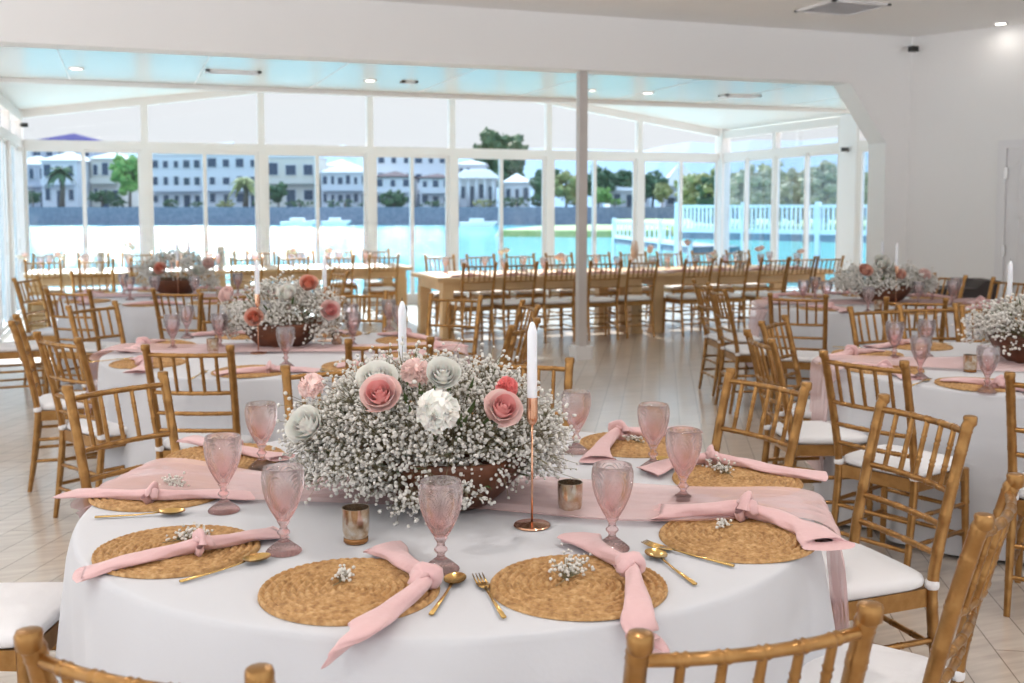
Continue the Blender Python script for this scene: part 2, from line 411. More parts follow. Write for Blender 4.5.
for i in range(5):  # unseen downlight grid, added to brighten the interior
    for j in range(4):
        u, v = -3.9 + i * 2.7, -2.6 + j * 2.9
        if i == 4 and j == 3: continue
        q = Vector((u, v, ZC)); downlight(q, ZC, 'added round fill light in the main ceiling above the round tables')
        DL[-1]['group'] = 'added fill lights of the main ceiling'; lamp(q, ZC, LAMP)
def vent(p, z, w, d, rz, label):
    e = empty('ceiling_vent', (p.x, p.y, z), rz, label=label, category='air vent')
    fr = MB()
    for a, b in (((-w / 2, -d / 2, -.02), (w / 2, -d / 2 + .04, 0)), ((-w / 2, d / 2 - .04, -.02), (w / 2, d / 2, 0)), ((-w / 2, -d / 2, -.02), (-w / 2 + .04, d / 2, 0)), ((w / 2 - .04, -d / 2, -.02), (w / 2, d / 2, 0))): fr.b2(a, b)
    link('frame', fr.mesh('frame', 'door_white'), e)
    link('backing', MB().b2((-w / 2 + .04, -d / 2 + .04, -.004), (w / 2 - .04, d / 2 - .04, 0)).mesh('backing', 'grille'), e)
    k = int((d - .08) / .035)
    for i in range(k):
        y = -d / 2 + .055 + i * .035
        link('louvre', MB().prism([(-w / 2 + .04, y, -.016), (w / 2 - .04, y, -.016), (w / 2 - .04, y + .018, -.004), (-w / 2 + .04, y + .018, -.004)], (0, 0, .002)).mesh('louvre', 'door_white'), e)
vent(P(842, 7, ZC), ZC, .66, .62, 0, 'large white louvred air vent in the main ceiling')
vent(P(233, 71.5, ZF), ZF, .55, .2, 0, 'slim air vent in the glossy ceiling above the left windows')
vent(P(740, 95.5, ZF), ZF, .5, .2, 0, 'slim air vent in the sunroom ceiling right of the post')
vent(P(409, 81.5, ZF), ZF, .18, .12, 0, 'tiny air vent beside the middle sunroom downlight')
def sensor(p, d, label):  # small sensors mounted on walls and pillars
    e = empty('wall_sensor', p, 0, label=label, category='sensor')
    link('bracket', MB().tube([(0, 0, 0), Vector(d) * .5], .015, 8).mesh('bracket', 'black', True), e)
    link('housing', MB().box(Vector(d) * .8, (.09, .07, .06)).mesh('housing', 'black'), e)
sensor(corner + Vector((-.05, -.05, PV(914, 49, V0).z)), (-.05, -.10, -.03), 'small black sensor in the corner where the walls meet the ceiling')
sensor(Vector((UR - .06, 13.3, 2.45)), (-.10, -.05, 0), 'small black sensor on the white pillar at the right windows')
sensor(Vector((UL + .06, VW - .4, 2.75)), (.08, -.05, 0), 'small black sensor at the left end of the window wall')

# ------------------------------------------------------------------ chiavari chair
CH, CW = .965, .39
def bamboo(L, rings, r, n=None):
    """samples along a turned rod: list of (t, radius)"""
    out = [(0, r)]
    for t in rings:
        e = .0075 / L
        out += [(t - 1.6 * e, r), (t - .9 * e, r * 1.2), (t - .25 * e, r * .98), (t + .25 * e, r * .98), (t + .9 * e, r * 1.22), (t + 1.6 * e, r)]
    out.append((1, r)); return out
def rod(mb, a, b, r, rings=(), seg=8, sag=(0, 0, 0)):
    a, b, sag = Vector(a), Vector(b), Vector(sag); L = (b - a).length
    s = bamboo(L, rings, r); extra = [(.5, r)] if sag.length and .5 not in rings else []
    if sag.length: extra += [(.25, r), (.75, r), (.12, r), (.88, r)]
    s = sorted(s + extra, key=lambda q: q[0])
    mb.tube([a.lerp(b, t) + sag * (4 * t * (1 - t)) for t, _ in s], [q for _, q in s], seg)
def backx(z):                      # half width and depth of the rear posts at height z
    w = .185 + (CW / 2 - .185) * max(0, (z - .45) / (CH - .45))
    if z > .45: y = -.185 - .115 * ((z - .45) / (CH - .45)) ** 1.25
    else: y = -.185 - .055 * ((.45 - z) / .45) ** 1.3
    return w, y
def make_chair(simple=False):
    e = empty('chiavari_chair')
    seg = 6 if simple else 10
    frame = MB()
    def put(name, mb, m='gold', smooth=True, label=None):
        if simple and name not in ('cushion', 'strap'):
            frame.add(mb.v, mb.f); return
        link(name, mb.mesh(name, m, smooth, 50), e)
    for s in (-1, 1):
        m = MB(); zs = [0, .06, .12, .2, .28, .36, .43, .5, .6, .7, .8, .88, CH - .028]
        pts, rad = [], []
        rings = [.14, .30, .40, .56, .66, .76, .86, CH - .04]
        sm = sorted(set(zs + [z + d for z in rings for d in (-.011, -.006, 0, .006, .011)]))
        for z in sm:
            w, y = backx(z); base = .0175 if z > .3 else .0125 + .005 * z / .3
            k = 1.0
            for q in rings:
                if abs(abs(z - q) - .006) < 1e-6: k = 1.09
            pts.append((s * w, y, z)); rad.append(base * k)
        w, y = backx(CH); pts += [(s * w, y, CH - .022), (s * w, y, CH - .008), (s * w, y, CH - .002), (s * w, y, CH)]; rad += [.0205, .0208, .0185, .012]
        m.tube(pts, rad, seg); put('back_post', m)
        m = MB(); pts, rad = [], []
        for z in (0, .05, .15, .16, .17, .29, .3, .31, .42, .45):
            k = 1.18 if z in (.16, .3) else 1
            pts.append((s * (.195 + .012 * (1 - z / .45)), .185 + .012 * (1 - z / .45), z)); rad.append((.0135 + .005 * z / .45) * k)
        m.tube(pts, rad, seg); put('front_leg', m)
    def bar(name, z, r, rings, sag=-.028):
        w, y = backx(z); m = MB(); rod(m, (-w, y, z), (w, y, z), r, rings, seg, (0, sag, 0)); put(name, m)
    bar('top_rail', .915, .0105, (.167, .333, .5, .667, .833))
    bar('back_rail', .735, .0098, (.167, .333, .5, .667, .833))
    bar('back_rail', .635, .0098, (.2, .4, .6, .8), -.02); bar('back_rail', .55, .0098, (.2, .4, .6, .8), -.012)
    for i in range(5):
        t = (i + 1) / 6; m = MB()
        def at(z):
            w, y = backx(z); return Vector((-w + 2 * w * t, y - .028 * 4 * t * (1 - t), z))
        rod(m, at(.735), at(.915), .0082, (.32, .68), 6 if simple else 8); put('spindle', m)
    # seat frame
    m = MB(); z0, z1 = .395, .45
    m.prism([(-.185, -.19, z0), (.185, -.19, z0), (.205, .20, z0), (-.205, .20, z0)], (0, 0, z1 - z0)); put('seat_frame', m, smooth=False)
    # cushion: rounded, slightly domed pad
    m = MB(); N = 18; prof = [(0.95, .450), (1.0, .458), (1.01, .470), (.99, .482), (.93, .489), (.6, .494), (.25, .496)]
    vs, fs = [], []; seg2 = 40
    for (k, z) in prof:
        for j in range(seg2):
            a = 2 * pi * j / seg2; cx, cy = cos(a), sin(a); ex = 2 / 6.0
            x = abs(cx) ** ex * (1 if cx > 0 else -1); y = abs(cy) ** ex * (1 if cy > 0 else -1)
            vs.append((x * (.20 + .008 * y) * k, y * .195 * k + .008, z))
    for i in range(len(prof) - 1):
        for j in range(seg2):
            a = i * seg2 + j; b = i * seg2 + (j + 1) % seg2; fs.append((a, b, b + seg2, a + seg2))
    fs.append(tuple((len(prof) - 1) * seg2 + j for j in range(seg2))); fs.append(tuple(range(seg2))[::-1])
    m.add(vs, fs); put('cushion', m, 'cushion')
    if not simple:
        for s in (-1, 1):
            m = MB(); w, y = backx(.46); m.lathe([(.0185, .448), (.0215, .455), (.0215, .466), (.0185, .474)], 12, (s * w, y, 0)); put('strap', m, 'cushion')
    for s in (-1, 1):
        for z in (.17, .29):
            w, y = backx(z); m = MB(); rod(m, (s * w, y, z), (s * .2, .19, z), .0095, (.33, .66), seg); put('stretcher', m)
    for z, yy in ((.15, .192), (.27, .19)):
        m = MB(); rod(m, (-.2, yy, z), (.2, yy, z), .0095, (.25, .5, .75), seg); put('stretcher', m)
    for z in (.15, .27):
        w, y = backx(z); m = MB(); rod(m, (-w, y, z), (w, y, z), .0095, (.25, .5, .75), seg); put('stretcher', m)
    if simple: link('frame', frame.mesh('frame', 'gold', True, 50), e)
    return e
chair_full = make_chair(); chair_far = make_chair(True)
chair_far.name = 'chiavari_chair'
TOPY = backx(CH)[1]
def chair_posts(a, b, toward, label, proto=None, group=None):
    """a, b: pixels of the tops of the two rear posts"""
    A, B = P(a[0], a[1], CH), P(b[0], b[1], CH); M = (A + B) / 2; d = (B - A).normalized()
    f = Vector((-d.y, d.x, 0))
    if f.dot(Vector((toward[0], toward[1], 0)) - Vector((M.x, M.y, 0))) < 0: f = -f
    return chair_at(M, f, label, proto, group)
def chair_at(M, f, label, proto=None, group=None):
    f = Vector((f.x, f.y, 0)).normalized(); c = Vector((M.x, M.y, 0)) - f * TOPY
    for tc_ in TC.values():
        r_ = c - Vector((tc_.x, tc_.y, 0))
        if r_.length < .98 and proto is None:
            away = Vector((c.x, c.y, 0)).normalized()
            if c.length < tc_.length: away = r_.normalized()
            while (c - Vector((tc_.x, tc_.y, 0))).length < .98: c += away * .02
    return place(proto or chair_full, (c.x, c.y, 0), atan2(f.y, f.x) - pi / 2, label, 'chair', group)
def chair_c(px, py, toward, label, twist=0, proto=None, group=None, z=CH):
    M = P(px, py, z); f = Vector((toward[0] - M.x, toward[1] - M.y, 0)); f.rotate(Euler((0, 0, radians(twist))))
    return chair_at(M, f, label, proto, group)

# ------------------------------------------------------------------ tables
ZT, RT = .76, .99
T1 = P(451, 497, ZT); T2 = P(285, 351, ZT); T3 = P(176, 297, ZT); T4 = P(1026, 366, ZT); T5 = P(877, 303.5, ZT)
def round_table(c, where, seed, where2):
    rng = random.Random(seed)
    e = empty('round_table', (c.x, c.y, 0), 0, label='round banquet table ' + where, category='table', group=None)
    link('tabletop', MB().lathe([(RT - .03, ZT - .034), (RT - .01, ZT - .03), (RT - .01, ZT - .008), (RT - .02, ZT - .006)], 48).mesh('tabletop', 'farm_wood'), e)
    for k in range(4):
        a = pi / 4 + k * pi / 2
        link('leg', MB().tube([(.55 * cos(a), .55 * sin(a), ZT - .034), (.6 * cos(a), .6 * sin(a), 0)], .014, 8).mesh('leg', 'chrome', True), e)
    # the cloth: flat top, soft edge, folds that open towards the floor
    m = MB(); vs, fs = [], []; SEG = 240
    ph = [(rng.randint(7, 11), rng.random() * 6.3, .5), (rng.randint(14, 19), rng.random() * 6.3, .32), (rng.randint(22, 31), rng.random() * 6.3, .22), (4, rng.random() * 6.3, .3)]
    rings = [(0.001, 0), (.35, 0), (.7, 0), (.9, 0), (.97, 0), (RT / RT * .993, -.002)]
    zs = [-.006, -.018, -.04, -.08, -.14, -.22, -.32, -.44, -.56, -.66, -.745]
    for (k, dz) in rings:
        for j in range(SEG):
            a = 2 * pi * j / SEG; vs.append((RT * k * cos(a), RT * k * sin(a), ZT + dz))
    for i, dz in enumerate(zs):
        t = -dz / .745
        for j in range(SEG):
            a = 2 * pi * j / SEG
            w = sum(q * sin(n_ * a + p + .6 * t) for n_, p, q in ph)
            w = w if w < 0 else w * 1.3
            r = RT + .004 + .01 * min(1, t * 12) + .035 * t + w * (.062 * t ** .8 if t > .02 else 0)
            vs.append((r * cos(a), r * sin(a), ZT + dz))
    n_ = len(rings) + len(zs)
    for i in range(n_ - 1):
        for j in range(SEG):
            a = i * SEG + j; b = i * SEG + (j + 1) % SEG; fs.append((a, b, b + SEG, a + SEG))
    fs.append(tuple(range(SEG))[::-1])
    m.add(vs, fs)
    link('tablecloth', m.mesh('tablecloth', 'cloth', True), None, (c.x, c.y, .002), None, label='white floor length tablecloth of the ' + where2, category='tablecloth')
W_ = {1: 'nearest the camera, with the large white flower bowl', 2: 'left of the middle, behind the nearest table', 3: 'far left, in front of the windows', 4: 'cut off at the right edge of the photo', 5: 'far right, near the white wall'}
SH = {1: 'nearest round table', 2: 'left middle round table', 3: 'far left round table', 4: 'right edge round table', 5: 'far right round table'}
TC = {1: T1, 2: T2, 3: T3, 4: T4, 5: T5}
for k, c in TC.items(): round_table(c, W_[k], 40 + k, SH[k])

# ------------------------------------------------------------------ place settings
def make_placemat():
    R = .192; N, SEG = 104, 280; vs, fs = [], []; NR = 11.5
    rr = [R * (i + .02) / N for i in range(N)] + [R]
    for i, r in enumerate(rr):
        for j in range(SEG):
            a = 2 * pi * j / SEG
            spi = (r / R * NR + a / (2 * pi)) % 1.0
            ridge = abs(sin(pi * spi)) ** .9
            ring = int(r / R * NR + a / (2 * pi)); cnt = max(6, int(ring * 5.0))
            br = abs(sin(cnt * a * .5 + (spi - .5) * 2.4 + ring * 1.3))
            h = .0015 + .0085 * ridge * (.66 + .34 * br) + .0008 * random.random()
            rad = r * (1 + (.006 * sin(cnt * a) if i > N - 6 else 0))
            if i == N: h = .0015
            vs.append((rad * cos(a), rad * sin(a), h))
    for i in range(N):
        for j in range(SEG):
            a = i * SEG + j; b = i * SEG + (j + 1) % SEG; fs.append((a, b, b + SEG, a + SEG))
    o = len(vs)
    for j in range(SEG): vs.append((R * cos(2 * pi * j / SEG), R * sin(2 * pi * j / SEG), 0))
    for j in range(SEG):
        b = (j + 1) % SEG; fs.append((N * SEG + j, N * SEG + b, o + b, o + j))
    fs.append(tuple(range(SEG))[::-1])
    m = MB().add(vs, fs); me = m.mesh('woven_placemat', 'seagrass', True)
    return link('woven_placemat', me)
placemat = make_placemat()

def make_goblet(lo=False):
    e = empty('goblet')
    SEG = 36 if lo else 252
    Hh = .205
    prof = []                            # outer bowl, from stem top to rim
    def rb(t): return .0135 + (.0475 - .0135) * (1 - (1 - t) ** 2.1) + .004 * sin(pi * t) - .0012 * max(0, t - .8) * 5
    NB = 20 if lo else 84
    m = MB(); vs, fs = [], []
    for i in range(NB + 1):
        t = i / NB; z = .078 + t * (Hh - .078); r = rb(t)
        for j in range(SEG):
            a = 2 * pi * j / SEG; d = 0
            if not lo or True:
                pnl = (a / (2 * pi) * 6) % 1.0 - .5        # six panels
                y = t; top = .86 - .0
                # fans of concentric arches over each panel, a lattice diamond below
                dist = sqrt((pnl * .62) ** 2 + ((y - .62) * 1.0) ** 2)
                if .93 > y > .60 or (abs(pnl) > .26 and y > .25): d = .0019 * cos(dist * 2 * pi / .085)
                if abs(pnl) < .30 * min(1, y / .45) and .12 < y <= .62:
                    d = .0018 * (2 * max(abs(cos((pnl * .62 + y) * 34)), abs(cos((pnl * .62 - y) * 34))) ** 3 - 1)
                if y <= .25: d = .0018 * cos(a * 24)
                if y >= .93: d = 0
            vs.append(((r + d) * cos(a), (r + d) * sin(a), z))
    for i in range(NB):
        for j in range(SEG):
            a = i * SEG + j; b = i * SEG + (j + 1) % SEG; fs.append((a, b, b + SEG, a + SEG))
    m.add(vs, fs)
    rm = rb(1)
    m.lathe([(rm, Hh), (rm - .0012, Hh + .0015), (rm - .004, Hh), (rb(.6) - .007, .155), (rb(.25) - .007, .110), (.004, .092), (.0001, .091)], 48, closed=False)
    link('bowl', m.mesh('bowl', 'goblet_glass' if lo else 'cut_glass', True), e)
    st = MB().lathe([(.012, .079), (.0155, .0745), (.012, .069), (.0085, .063), (.010, .056), (.0155, .050), (.0155, .046), (.010, .040), (.0085, .036), (.010, .031), (.014, .027)], 12 if lo else 24, closed=True)
    link('stem', st.mesh('stem', 'goblet_foot_glass' if lo else 'cut_glass_foot', True), e)
    ft = MB().lathe([(.012, .029), (.018, .024), (.030, .014), (.038, .007), (.041, .003), (.041, 0), (.001, 0)], 36 if lo else 144, closed=False, wob=lambda a, z: 1 + (.05 * cos(24 * a) if .001 < z < .028 else 0))
    link('foot', ft.mesh('foot', 'goblet_foot_glass' if lo else 'cut_glass_foot', True), e)
    return e
goblet = make_goblet(); goblet_lo = make_goblet(True); goblet_lo.name = 'goblet'

def make_spoon():
    e = empty('spoon'); m = MB()
    vs, fs = [], []; N, K = 10, 14
    for i in range(N + 1):
        r = i / N
        for j in range(K):
            a = 2 * pi * j / K; x = r * .021 * cos(a); y = .030 * r * sin(a); vs.append((x, y + .0, .0012 + .007 * (r * r) + .002))
    for i in range(N):
        for j in range(K):
            a = i * K + j; b = i * K + (j + 1) % K; fs.append((a, b, b + K, a + K))
    m.add(vs, fs)
    o = len(m.v); m.add([(v[0], v[1], v[2] - .0015) for v in vs], [f[::-1] for f in fs])
    link('bowl', m.mesh('bowl', 'flatware', True), e)
    h = MB().tube([(0, -.028, .008), (0, -.042, .006), (0, -.08, .004), (0, -.165, .004)], [.0035, .0025, .0028, .0045], 8, (1.1, .6))
    link('handle', h.mesh('handle', 'flatware', True), e); return e
def make_fork():
    e = empty('fork'); m = MB()
    m.tube([(0, -.035, .006), (0, -.02, .005), (0, 0, .004)], [.004, .0115, .0125], 8, (1, .13))
    for k in (-1.5, -.5, .5, 1.5):
        m.tube([(k * .0062, -.002, .004), (k * .0062, .02, .0045), (k * .0062, .04, .008)], [.0019, .0018, .001], 6)
    link('tines', m.mesh('tines', 'flatware', True), e)
    h = MB().tube([(0, -.03, .006), (0, -.05, .005), (0, -.09, .004), (0, -.17, .004)], [.0035, .0025, .0028, .0045], 8, (1.1, .6))
    link('handle', h.mesh('handle', 'flatware', True), e); return e
spoon = make_spoon(); fork = make_fork()

def catmull(pts, n):
    p = [Vector(q) for q in pts]; p = [p[0] * 2 - p[1]] + p + [p[-1] * 2 - p[-2]]; out = []
    for i in range(1, len(p) - 2):
        for k in range(n):
            t = k / n; a, b, c, d = p[i - 1:i + 3]
            out.append(.5 * ((2 * b) + (c - a) * t + (2 * a - 5 * b + 4 * c - d) * t * t + (3 * b - a - 3 * c + d) * t ** 3))
    out.append(p[-2]); return out
def napkin_mesh(pts, knot, seed, w=.030):
    """a rolled cloth through pts that flattens and opens at its ends, knotted at pts[knot]"""
    rng = random.Random(seed); c = catmull(pts, 9); n_ = len(c); m = MB(); vs, fs = [], []; K = 22; kk = knot * 9; up = Vector((0, 0, 1))
    for i, p in enumerate(c):
        t = (c[min(i + 1, n_ - 1)] - c[max(i - 1, 0)]).normalized(); u = (up - t * up.dot(t)).normalized(); sd = t.cross(u)
        dk = abs(i - kk) / n_; end = min(i, n_ - 1 - i) / n_
        wr = w * (.50 + .75 * min(1, dk * 2.6)) * (1.0 + .55 * max(0, .14 - end) / .14)
        hr = w * (.62 - .20 * min(1, dk * 3)) * (1 - .35 * max(0, .14 - end) / .14)
        for k in range(K):
            a = 2 * pi * k / K; fold = 1 + .11 * sin(3 * a + i * .45 + seed) + .05 * sin(7 * a - i * .3)
            skew = (i - n_ / 2) * .0
            q = p + sd * (cos(a) * wr * fold) + u * (sin(a) * hr * fold + hr * .9)
            if i in (0, n_ - 1): q += t * (.02 * cos(a + seed)) * (-1 if i == 0 else 1)
            vs.append(q)
    for i in range(n_ - 1):
        for k in range(K):
            a = i * K + k; b = i * K + (k + 1) % K; fs.append((a, b, b + K, a + K))
    m.add(vs, fs)
    for e_ in (0, n_ - 1):             # rolled inside of the open ends
        i0 = e_ * K; ctr = sum((Vector(vs[i0 + k]) for k in range(K)), Vector()) / K
        inn = c[3] if e_ == 0 else c[-4]
        ci = inn + Vector((0, 0, w * .4)); ring = [ci.lerp(Vector(vs[i0 + k]), .35) for k in range(K)]
        m.add([vs[i0 + k] for k in range(K)] + ring, [(k, (k + 1) % K, (k + 1) % K + K, k + K) for k in range(K)])
    # the knot: a wrap round the roll plus a tucked fold
    kp = Vector(c[kk]); t = (c[min(kk + 2, n_ - 1)] - c[max(kk - 2, 0)]).normalized(); sd = t.cross(up).normalized()
    km = MB(); ring = []
    for k in range(15):
        a = 2 * pi * k / 14; ring.append(kp + up * (w * .75 + sin(a) * w * .68) + sd * cos(a) * w * .92 + t * (.25 * w * sin(a * .5 + .6)))
    km.tube(ring, [w * (.42 + .07 * sin(i * 1.9 + seed)) for i in range(15)], 10, (1.5, .8), caps=False)
    km.tube([kp + up * w * 1.1 - sd * w * .2, kp + up * w * 1.15 + sd * w * .55 + t * w * .6, kp + up * w * .55 + sd * w * 1.15 + t * w * 1.1], [w * .42, w * .5, w * .22], 10, (1.4, .7))
    return m.mesh('napkin', 'napkin', True), km.mesh('knot', 'napkin', True)
def napkin(pts, knot, label, seed, w=.030):
    me, kme = napkin_mesh(pts, knot, seed, w)
    c = Vector(pts[knot]); 
    for q in (me, kme): q.transform(Matrix.Translation(-c))
    o = link('napkin', me, None, c, None, label=label, category='napkin')
    link('knot', kme, o); return o
NAPK = []
for sd_ in range(3):                    # three knotted napkins that the far settings reuse
    r_ = random.Random(sd_); pts = [(-.24, .02 * r_.uniform(-1, 1), .008), (-.12, r_.uniform(-.02, .02), .01), (.0, 0, .01), (.11, r_.uniform(-.03, .03), .01), (.23, r_.uniform(-.07, .07), .006)]
    NAPK.append(napkin(pts, 2, 'x', sd_ + 11)); register(NAPK[-1])

# baby's breath and roses
def floret_cloud(mb_f, mb_s, rng, n_spray, per, shape, r0, spread, origin, low=-.35, stems=True):
    ax, ay, az = shape
    for s in range(n_spray):
        while True:
            d = Vector((rng.gauss(0, 1), rng.gauss(0, 1), rng.gauss(0, 1))).normalized()
            if d.z > low: break
        tip = Vector(origin) + Vector((d.x * ax, d.y * ay, max(d.z, -.6) * az)) * rng.uniform(.72, 1.0)
        root = Vector(origin) + Vector((d.x * ax * .25, d.y * ay * .25, -.02))
        if stems: mb_s.tube([root, root.lerp(tip, .5) + Vector((0, 0, .02)), tip], .0012, 3, caps=False)
        for k in range(per):
            o = tip + Vector((rng.gauss(0, spread), rng.gauss(0, spread), rng.gauss(0, spread * .8)))
            r = r0 * rng.uniform(.6, 1.2)
            mb_f.ico(o, r, 0, jit=.22)
            if stems and k % 2 == 0: mb_s.tube([tip - (tip - root) * .08, o], .0008, 3, caps=False)
def rose(r, m, seed, open_=.35):
    rng = random.Random(seed); mb = MB(); layers = [(.24, 3, 1.0), (.40, 4, .98), (.56, 5, .90), (.74, 5, .78), (.88, 6, .58)]
    for li, (rad, cnt, hgt) in enumerate(layers):
        for k in range(cnt):
            a0 = 2 * pi * k / cnt + li * .7 + rng.uniform(-.2, .2); wd_ = 2 * pi / cnt * .74; vs, fs = [], []; NU, NV = 8, 7; tw = rng.uniform(.9, 1.08)
            for i in range(NV + 1):
                t = i / NV
                for j in range(NU + 1):
                    s = j / NU * 2 - 1; a = a0 + s * wd_
                    flare = (li / 4) ** 1.5 * open_ * max(0, t - .6) * 1.5
                    rr = r * rad * tw * (.25 + .75 * sin(min(1, t * 1.25) * pi / 2)) * (1 + .05 * s * (1 if k % 2 else -1)) * (1 - .12 * max(0, t - .5) * (4 - li) / 4) + r * flare
                    z = r * (-.60 + (hgt + .60) * t - .20 * s * s * t - flare * .35)
                    vs.append((rr * cos(a), rr * sin(a), z + rng.uniform(-.010, .010) * r))
            for i in range(NV):
                for j in range(NU):
                    q = i * (NU + 1) + j; fs.append((q, q + 1, q + NU + 2, q + NU + 1))
            mb.add(vs, fs, 1 if li > 2 else 0)
    mb.ico((0, 0, r * .35), r * .2, 1, 1.9)
    return mb.mesh('rose', [m, {'rose_pink': 'rose_pale', 'rose_deep': 'rose_pink', 'rose_coral': 'rose_peach'}.get(m, m)], True)
def pompom(r, m, seed):                 # a full ruffled bloom
    rng = random.Random(seed); mb = MB()
    for k in range(90):
        d = Vector((rng.gauss(0, 1), rng.gauss(0, 1), abs(rng.gauss(0, 1)) - .25)).normalized(); t1 = d.orthogonal().normalized(); t2 = d.cross(t1)
        a = rng.random() * 6.3; u = t1 * cos(a) + t2 * sin(a); v = d.cross(u); L = r * rng.uniform(.85, 1.05); w = r * .3
        vs = []
        for i in range(4):
            for j in range(4):
                s = j / 3 * 2 - 1; t = i / 3
                vs.append(d * (L * (.45 + .55 * t)) + u * (s * w * (.5 + .5 * t)) + v * (w * .35 * (s * s) * t + rng.uniform(-.04, .04) * r))
        mb.add(vs, [(i * 4 + j, i * 4 + j + 1, i * 4 + j + 5, i * 4 + j + 4) for i in range(3) for j in range(3)])
    mb.ico((0, 0, 0), r * .72, 1)
    return mb.mesh('bloom', m, True)
def look(o, d):                         # turn local +Z to d
    o.rotation_mode = 'QUATERNION'; o.rotation_quaternion = Vector(d).to_track_quat('Z', 'Y')
def bowl_mesh(seed):
    rng = random.Random(seed)
    def wob(a, z): return 1 + .025 * sin(3 * a + seed) + .015 * sin(7 * a + z * 20)
    m = MB().lathe([(.001, 0), (.10, 0), (.13, .008), (.175, .045), (.212, .09), (.235, .14), (.236, .155), (.222, .155), (.19, .1), (.12, .045), (.001, .03)], 48, wob=wob, closed=False)
    return m.mesh('bowl', 'walnut', True)

def centrepiece(c, label, blooms, detail, seed, shape=(.40, .27, .235), yaw=0, off=0):
    rng = random.Random(seed)
    e = empty('flower_centrepiece', (c.x, c.y, ZT + .002), yaw, label=label, category='flower arrangement')
    link('wooden_bowl', bowl_mesh(seed), e)
    f, s = MB(), MB(); n1, per, r0 = detail
    floret_cloud(f, s, rng, n1, per, shape, r0, .030, (off, 0, .17), low=-.38)
    if off: floret_cloud(f, s, rng, 34, per, (.17, .12, .10), r0, .026, (off - .02, -.17, .11), low=-.9)
    link('babys_breath', f.mesh('babys_breath', 'floret', True), e, kind='stuff')
    link('stems', s.mesh('stems', 'stem'), e, kind='stuff')
    core = MB()
    for k in range(260 if n1 > 150 else 90):
        d = Vector((rng.gauss(0, 1), rng.gauss(0, 1), rng.gauss(0, .8))).normalized(); p = Vector((off + d.x * shape[0] * .72, d.y * shape[1] * .7, .17 + d.z * shape[2] * .7)); 
        if p.z < .1: continue
        L = rng.uniform(.04, .09); q = p + Vector((d.x, d.y, d.z + .3)) * L; w = Vector((-d.y, d.x, 0)) * .010
        core.add([p, p.lerp(q, .5) + w, q, p.lerp(q, .5) - w], [(0, 1, 2, 3)])
    link('foliage', core.mesh('foliage', 'leaf'), e, kind='stuff')
    for (kind, m, loc, r, d) in blooms:
        me = (rose if kind == 'rose' else pompom)(r, m, rng.randint(0, 999))
        o = link(kind if kind == 'rose' else 'carnation', me, e, loc); look(o, d)
    return e

# ------------------------------------------------------------------ candles and votives
def make_holder():
    e = empty('candle_holder')
    link('base', MB().lathe([(.001, 0), (.046, 0), (.048, .003), (.046, .006), (.012, .009), (.004, .012)], 32, closed=False).mesh('base', 'copper', True, 50), e)
    link('rod', MB().tube([(0, 0, .008), (0, 0, .27)], .003, 10).mesh('rod', 'copper', True), e)
    link('cup', MB().lathe([(.003, .262), (.008, .266), (.0135, .275), (.0145, .285), (.0145, .335), (.0125, .335), (.012, .29)], 24, closed=False).mesh('cup', 'copper', True, 50), e)
    return e
def make_candle():
    e = empty('taper_candle')
    link('wax', MB().lathe([(.0115, 0), (.013, .01), (.0128, .18), (.0125, .215), (.006, .238), (.002, .242)], 16).mesh('wax', 'wax', True, 60), e)
    link('wick', MB().tube([(0, 0, .24), (.001, 0, .252)], .0012, 5).mesh('wick', 'black'), e); return e
def make_votive():
    e = empty('votive_cup')
    link('cup', MB().lathe([(.001, .012), (.027, .012), (.031, .03), (.032, .082), (.030, .082), (.028, .03), (.001, .022)], 32, closed=False).mesh('cup', 'mercury', True, 60), e)
    link('base', MB().lathe([(.001, 0), (.026, 0), (.029, .004), (.0285, .013), (.001, .0135)], 32, closed=False).mesh('base', 'amber_glass', True), e, label='amber glass foot of the cup')
    return e
holder = make_holder(); candle = make_candle(); votive = make_votive()
def candle_set(p, where, drop=.0, dark=False):
    place(holder, (p.x, p.y, ZT + .003), 0, 'slim copper candlestick ' + where, 'candlestick')
    place(candle, (p.x, p.y, ZT + .290), random.random() * 3, 'tall white taper candle ' + where, 'candle')

# ------------------------------------------------------------------ table 1, piece by piece
zt = ZT + .003; zm = ZT + .011
M1 = [((350, 591), 'at the front left'), ((578, 587), 'at the front, right of the middle'), ((737, 538), 'at the right side, nearer of the two there'), ((737, 481), 'at the right side, farther of the two there'),
      ((634, 445), 'at the far right, behind two goblets'), ((226, 458), 'at the far left, behind the patterned goblets'), ((160, 493), 'at the left edge under a straight napkin'), ((178, 551), 'at the left front, second from the front edge')]
for (p, w) in M1:
    q = P(p[0], p[1], zt)
    place(placemat, (q.x, q.y, zt), random.random() * 6.3, 'woven placemat ' + w + ', nearest table', 'placemat')
G1 = [((224, 511), 'on the left side of the nearest table, second from the left front'), ((284, 552), 'at the left front of the nearest table'), ((262, 468), 'at the far left of the nearest table, half behind white flowers'),
      ((441, 570), 'standing before the wooden bowl on the nearest table'), ((612, 549), 'right of the copper candlestick on the nearest table'), ((683, 503), 'on the right of the nearest table, in front of another goblet'),
      ((653, 469), 'at the far right of the nearest table, farthest along that side'), ((576, 452), 'right behind the flowers of the nearest table')]
for (p, w) in G1:
    q = P(p[0], p[1], zt); place(goblet, (q.x, q.y, zt), random.random(), 'pink pressed goblet ' + w, 'goblet')

